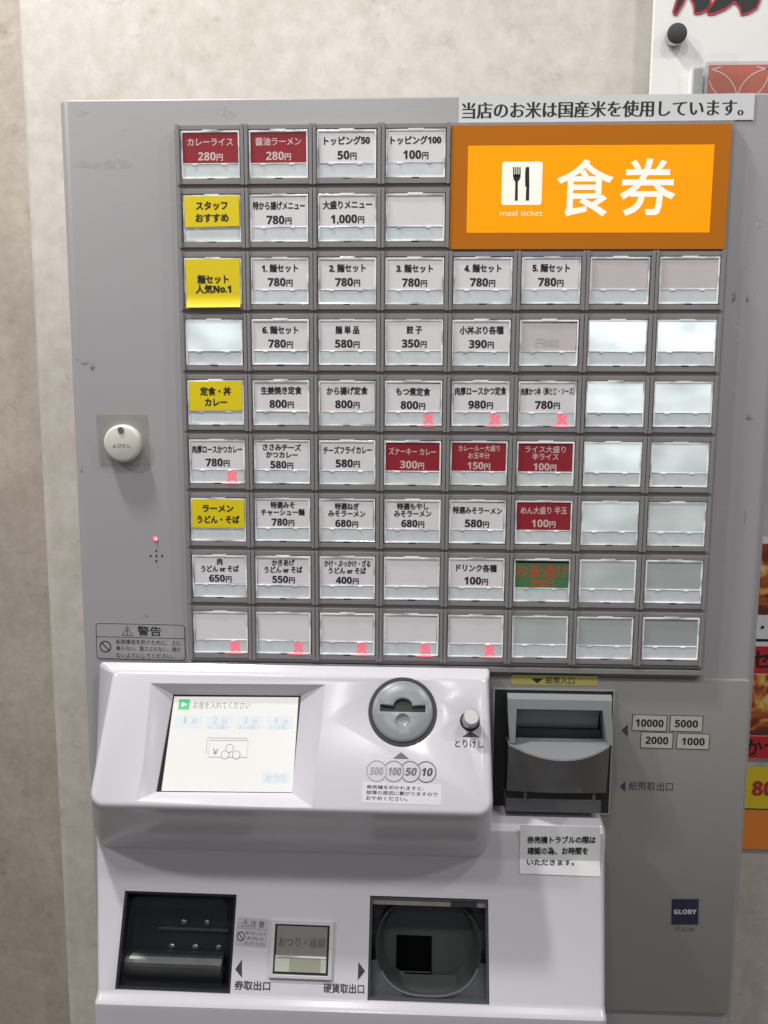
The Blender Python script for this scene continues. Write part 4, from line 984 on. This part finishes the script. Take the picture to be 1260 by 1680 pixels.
# hood: side cheeks and a concave throat leading back to the slot
mb = MB()
ck0, ck1 = 0.0075, 0.0075
yA, yB_, yC_ = -0.008, -0.0145, -0.021                    # the hood leans: top edge, bar foot, cheek foot
zA_, zB_ = at(900, 1138, yA).z, at(900, 1164, yB_).z
xA = (at(832, 1140, yA).x, at(1003, 1142, yA).x); xB = (at(833, 1164, yB_).x, at(1003.5, 1166, yB_).x); xC = (at(836, 1222, yC_).x, at(1006, 1224, yC_).x)
bar_ = [(xA, 0.002, zA_ - .0045), (xA, yA, zA_), (tuple(xA[i] * .6 + xB[i] * .4 for i in (0, 1)), yA - .0045, zA_ * .68 + zB_ * .32), (xB, yB_, zB_)]
for p, q in zip(bar_[:-1], bar_[1:]):
    mb.poly([(p[0][0], p[1], p[2]), (q[0][0], q[1], q[2]), (q[0][1], q[1], q[2]), (p[0][1], p[1], p[2])], M_UNIT)
for k_ in (0, 1):
    pp = [(p[0][k_], p[1], p[2]) for p in bar_] + [(xB[k_], 0.002, zB_)]
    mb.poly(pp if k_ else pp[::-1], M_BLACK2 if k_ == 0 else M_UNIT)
xa_, xb_ = xB[0] + ck0, xB[1] - ck1
thr = [(yB_, zB_)]
for i in range(1, 11):
    t = i / 10; thr.append((yB_ + (0.0005 - yB_) * math.sin(t * PI / 2) ** .8, zB_ + (zS + .006 - zB_) * (1 - math.cos(t * PI / 2)) ** .9))
for p, q in zip(thr[:-1], thr[1:]): mb.poly([(xa_, p[0], p[1]), (xa_, q[0], q[1]), (xb_, q[0], q[1]), (xb_, p[0], p[1])], M_UNIT)
for k_ in (0, 1):
    sg_ = 1 if k_ == 0 else -1; xo_t, xo_b = xB[k_], xC[k_]; xi_t, xi_b = xB[k_] + sg_ * ck0, xC[k_] + sg_ * ck0 * .62
    T0, T1, B1, B0 = (xo_t, yB_, zB_), (xi_t, yB_, zB_), (xi_b, yC_, zC), (xo_b, yC_, zC)
    mb.poly([T0, B0, B1, T1] if k_ == 0 else [T1, B1, B0, T0], M_UNIT)
    mb.poly([T1, B1, (xi_b, .001, zC), (xi_t, .001, zB_)], M_UNIT)
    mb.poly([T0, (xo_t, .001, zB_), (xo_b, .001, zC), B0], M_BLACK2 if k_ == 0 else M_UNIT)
ho = mb.build('bill_hood', bu)
bm = bmesh.new(); bm.from_mesh(ho.data); bmesh.ops.remove_doubles(bm, verts=bm.verts, dist=1e-6); bm.to_mesh(ho.data); bm.free(); shade(ho, 25)
mb = MB(); mb.box(xa_ - .002, xb_ + .002, -0.004, -0.001, zS - .004, zS + .0075, M_BLACK)
mb.build('bill_slot', bu)
# shelf, bulging lower face, return slot, lip
mb = MB(); K = 28
ar = lambda u: 1 - u * u
rows = []
xs = [-1 + 2 * i / K for i in range(K + 1)]
XU = lambda u: ux0 + 0.0015 + (ux1 - ux0 - .002) * (u + 1) / 2
zA, zM_ = zC, at(920, 1246, -0.040).z
r_back = [(XU(u), -0.003, zS - .001) for u in xs]
r_front = [(XU(u), yF + 0.002 - 0.018 * ar(u), zC + (zM_ - zC) * ar(u)) for u in xs]
r_fr2 = [(x, y - 0.0004, z - 0.0012) for x, y, z in r_front]
r_low = [(XU(u), -0.0175 - 0.002 * ar(u), zlo0) for u in xs]
def strip(A, B, m):
    for i in range(K): mb.poly([A[i], B[i], B[i + 1], A[i + 1]], m)
strip(r_back, r_front, M_UNIT); strip(r_front, r_fr2, M_UNIT); strip(r_fr2, r_low, M_UNITD)
r_in = [(x, -0.004, zlo0 + .001) for x, y, z in r_low]; strip(r_low, r_in, M_BLACK2)
for side in (0, K):
    pts = [r_back[side], r_front[side], r_fr2[side], r_low[side], r_in[side]]
    mb.poly(pts if side == 0 else list(reversed(pts)), M_BLACK2)
sf = mb.build('bill_shelf', bu)
bm = bmesh.new(); bm.from_mesh(sf.data); bmesh.ops.remove_doubles(bm, verts=bm.verts, dist=1e-6); bm.to_mesh(sf.data); bm.free(); shade(sf, 25)
mb = MB(); mb.box(ux0 + .002, ux1 - .004, -0.0165, 0.002, zlo1 - .002, zlo0 + .001, M_BLACK)
for px in (860, 972):
    x = at(px, 1306, -0.012).x; mb.box(x - .0012, x + .0012, -0.0172, -0.0165, zlo1 - .001, zlo0 - .001, M_UNITD)
mb.build('bill_return_slot', bu)
mb = MB(); mb.box(ux0 + .001, ux1 - .004, -0.017, 0.002, zbt, zlo1, M_UNITD); mb.build('bill_lip', bu, bevel=0.0008)

# ================================================================== LOOSE THINGS ON THE MACHINE
# paper strip along the top
S = Sheet(P_BODY, (752, 158.5), (1236, 154), (1238, 196), (753, 203), 0.0003)
S.base(mat('notice_paper', (0.70, 0.73, 0.735), 0.6, var=0.03), 0.0004)
S.t('当店のお米は国産米を使用しています。', 0.488, 0.53, 0.955, M_INK, hf=0.62, bold=(0.036, -0.004))
o = S.build('paper_notice', None, ); tag(o, 'long white paper strip with black brush-style lettering taped above the orange sign', 'notice')
# trouble notice, bent over the crease of the housing
q = [at(854, 1353, -0.0302), at(986, 1356, -0.0302)]
S = Sheet(P_LOW, (855, 1405), (988, 1408), (988, 1437), (855, 1432), 0.0006)
xa_, xb_ = q[0].x, q[1].x
mb = MB(); zt_ = q[0].z; yt_ = -0.0306; zc_ = C0.z + 0.0005
low = P_LOW.at(920, 1435, 0.0007)
for y_, dlt, flip in ((yt_, 0, False), (yt_ + .0003, .0003, True)):
    A = [(xa_, y_, zt_), (xa_, y_, zc_), (xb_, y_, zc_), (xb_, y_, zt_ - .0008)]; B = [(xa_, y_, zc_), (xa_ - .0002, low.y + dlt, low.z), (xb_ + .0003, low.y + dlt, low.z - .0008), (xb_, y_, zc_)]
    for pp in (A, B): mb.poly(list(reversed(pp)) if flip else pp, M_PAPER)
P_N = Plane(Vector((0, yt_, zc_)), 0)
def tline(body, pxc, pyc, wpx, hpx, tilt):
    pl_ = P_N if not tilt else Plane(P_LOW.P + P_LOW.n * .0006, 22)
    c_ = pl_.at(pxc, pyc, 0.00015); r_ = pl_.at(pxc + wpx / 2, pyc, .00015); l_ = pl_.at(pxc - wpx / 2, pyc, .00015); t_ = pl_.at(pxc, pyc - hpx / 2, .00015); b_ = pl_.at(pxc, pyc + hpx / 2, .00015)
    V, T, bb = glyphs(body, (0.036, 0.03)); wd = (r_ - l_).length; hg = (t_ - b_).length
    bs = len(mb.v); k = mb.mi(M_INK)
    for x, z in V:
        f = (x - (bb[0] + bb[2]) / 2) / (bb[2] - bb[0]); g = (z - (bb[1] + bb[3]) / 2) / (bb[3] - bb[1])
        p = c_ + (r_ - l_).normalized() * (f * wd) + pl_.up * (g * hg); mb.v.append(tuple(p))
    for t in T: mb.f.append(tuple(bs + i for i in t)); mb.m.append(k)
tline('券売機トラブルの際は', 921, 1378, 113, 12.5, False); tline('確認の為、お時間を', 915, 1396, 100, 12.5, False); tline('いただきます。', 903, 1414.5, 78, 11, True)
o = mb.build('paper_notice'); tag(o, 'small white paper notice with three lines of black text stuck below the bill acceptor', 'notice')
# call button with its square of clear tape
p = at(204, 727, Y_BODY)
CB = thing('call_button', 'round white call button under a square of clear tape on the grey panel', 'call button', p)
mb = MB(); dome(mb, [(0.0, -0.0068), (0.0132, -0.0068), (0.0148, -0.0062), (0.0156, -0.0050), (0.0158, -0.0036), (0.0158, -0.0001)], M_BELL, 48)
o = mb.build('bell_body', CB, smooth=True); bm = bmesh.new(); bm.from_mesh(o.data); bmesh.ops.remove_doubles(bm, verts=bm.verts, dist=1e-6); bm.to_mesh(o.data); bm.free(); shade(o, 40)
mb = MB(); mb.prism(circle(0, 0.0112, 0.0026, 20), -0.0074, -0.0067, mat('grey_lamp', (0.14, 0.15, 0.14), 0.3)); mb.build('bell_lamp', CB)
mb = MB(); mb.text('よびだし', 0.0003, -0.002, 0, M_INK2, -0.00692, width=0.0155, height=0.0034, bold=(0.0, 0.0), shear=0.25); mb.build('bell_print', CB)
tp = MB(); a = at(158, 679, Y_BODY) - p; b2 = at(246, 763, Y_BODY) - p
tp.prism([(a.x + .001, b2.z), (b2.x, b2.z + .0004), (b2.x - .001, a.z), (a.x - .0004, a.z - .0003)], -0.0004, -0.0001, M_TAPE); tp.build('tape_square', CB)

# ================================================================== THINGS ON THE WALL
YB = 0.222
p0 = at(1070, 75, YB); 
BD = thing('sign_board', 'white acrylic sign board with black red-edged brush characters on the wall at upper right', 'sign board', (p0.x, YB, p0.z))
bx0 = p0.x; zb0 = at(1100, 420, YB).z
mb = MB(); mb.box(0, 1.1, 0, 0.005, zb0 - p0.z, 0.6, M_BOARD); mb.build('board_panel', BD, bevel=0.001)
def brush(pts, name):
    w_ = [at(*q, YB) - Vector((p0.x, YB, p0.z)) for q in pts]; mb = MB()
    o_ = [(v.x, v.z) for v in w_]; n = len(o_); cx = sum(v[0] for v in o_) / n; cz = sum(v[1] for v in o_) / n
    mb.prism(list(reversed(o_)), -0.0006, 0, M_INK)
    mb.stroke(o_, 0.0021, M_REDLINE, -0.0009, True)
    mb.build(name, BD)
brush([(1113, -10), (1104, 20), (1106, 25), (1110, 24), (1121, 6), (1126, -6), (1131, -5), (1138, 10), (1139, 23), (1150, 22), (1160, 16), (1165, 8), (1167, -10), (1168, -60), (1115, -60)], 'brush_character')
brush([(1180, -10), (1169, 6), (1160, 19), (1161, 24), (1172, 23), (1190, 15), (1205, 4), (1213, 14), (1216, 25), (1228, 22), (1241, 14), (1246, 2), (1248, -10), (1248, -60), (1185, -60)], 'brush_character')
v = at(1106, 62, YB) - Vector((p0.x, YB, p0.z))
mb = MB(); r_ = 0.0098
mb.prism(circle(v.x, v.z, r_, 36), -0.008, 0.0, M_STEEL); mb.prism(circle(v.x, v.z, r_ * 1.02, 36), -0.0105, -0.008, M_BLACK2)
mb.build('standoff_bolt', BD, bevel=0.0006, smooth=True)
# acrylic pocket holding a patterned card
pk0 = at(1139, 91, YB - 0.008) - Vector((p0.x, YB, p0.z))
mb = MB(); W3, zl = 0.35, zb0 - p0.z + 0.02
mb.box(pk0.x, pk0.x + W3, -0.010, -0.008, zl, pk0.z - .012, M_CLEAR)
mb.box(pk0.x, pk0.x + 0.044, -0.0120, -0.0102, zl, pk0.z, M_CLEAR)
mb.box(pk0.x - 0.002, pk0.x + 0.010, -0.008, 0.0, zl, pk0.z - .012, mat('acrylic_edge', (0.76, 0.77, 0.76), 0.15, spec=0.8))
mb.build('acrylic_pocket', BD, bevel=0.0004)
cP = at(1158, 101, YB - 0.004); cdx = at(1163, 107, YB - .004)
mb = MB(); w2, h2 = 0.32, 0.2
mb.box(0, w2, 0, 0.0008, -h2, 0, mat('lilac_card', (0.55, 0.53, 0.58), 0.5))
ex, ez = cdx.x - cP.x, cdx.z - cP.z
mb.box(ex, w2 - .004, -0.0003, 0, -h2 + .004, ez, M_TERRA)
r_ = 0.0315
Lc = mat('seigaiha_line', (0.68, 0.50, 0.46), 0.5)
def clip_arc(cx, cz):
    run = []
    for i in range(73):
        a = 2 * PI * i / 72; x, z = cx + r_ * math.cos(a), cz + r_ * math.sin(a)
        if ex + .0006 < x < w2 - .005 and -h2 + .005 < z < ez - .0006: run.append((x, z))
        else:
            if len(run) > 1: mb.stroke(run, .0012, Lc, -0.0005)
            run = []
    if len(run) > 1: mb.stroke(run, .0012, Lc, -0.0005)
gx, gz = ex + r_ * 1.0 - .001, ez - .0045
for i in range(-1, 10):
    for j in range(-7, 3):
        if (i + j) % 2 == 0: clip_arc(gx + i * r_, gz + j * r_)
o = mb.build('pattern_card', None, loc=cP); tag(o, 'terracotta card with interlaced pale circles in the clear pocket of the sign board', 'card')

# menu posters stuck on the wall, right of the machine
YP = 0.247
def wp(px, py): return at(px, py, YP)
xa_ = wp(1222, 1100).x; xb_ = xa_ + 0.30
def band(mb, y0, y1, m, th=0.0005): mb.box(0, xb_ - xa_, -th, 0.0, wp(1245, y1).z - zr, wp(1245, y0).z - zr, m)
zr = wp(1245, 1245).z
MP = thing('menu_poster', 'red edged menu poster with fried food pictures on the wall beside the machine', 'poster', (xa_, YP, zr))
mb = MB(); band(mb, 880, 1245, M_PAPER, .0004); mb.build('poster_sheet', MP)
mb = MB(); band(mb, 892, 1008, M_FOOD, .0009); band(mb, 1106, 1206, M_FOOD, .0009); mb.build('food_picture', MP)
mb = MB(); band(mb, 1060, 1104.5, M_POSTRED, .0008); band(mb, 1207.5, 1244, M_POSTRED, .0008); band(mb, 1048, 1052, M_INK, .0008)
def wt(body, px, py, hpx, m, wpx=None):
    c_ = wp(px, py); k_ = (wp(1245, py - hpx / 2).z - wp(1245, py + hpx / 2).z)
    V, T, bb = glyphs(body, (0.02, 0.018)); mb.text(body, c_.x - xa_, c_.z - zr, 0, m, -0.0011, width=k_ * (bb[2] - bb[0]) / (bb[3] - bb[1]), height=k_, bold=(0.02, 0.018))
wt('セット', 1282, 1083, 30, M_INK); wt('かつ', 1251, 1226, 26, M_INK); wt('・自', 1264, 1029, 20, M_INK)
mb.build('poster_lettering', MP)
zr = wp(1240, 1326).z
PT = thing('price_poster', 'yellow price poster with red numerals below the red menu poster', 'poster', (xa_, YP, zr))
mb = MB(); band(mb, 1258, 1326, M_POSTYEL); mb.build('price_sheet', PT)
mb = MB(); wt('80', 1252, 1293, 24, M_REDLINE); mb.build('price_numerals', PT)
zr = wp(1235, 1392).z
mb = MB(); mb.box(0, xb_ - xa_, -0.0012, 0, 0, wp(1237, 1329).z - zr, M_POSTOR)
o = mb.build('orange_strip', None, loc=(xa_, YP, zr)); tag(o, 'plain orange strip on the wall under the yellow price poster', 'strip')
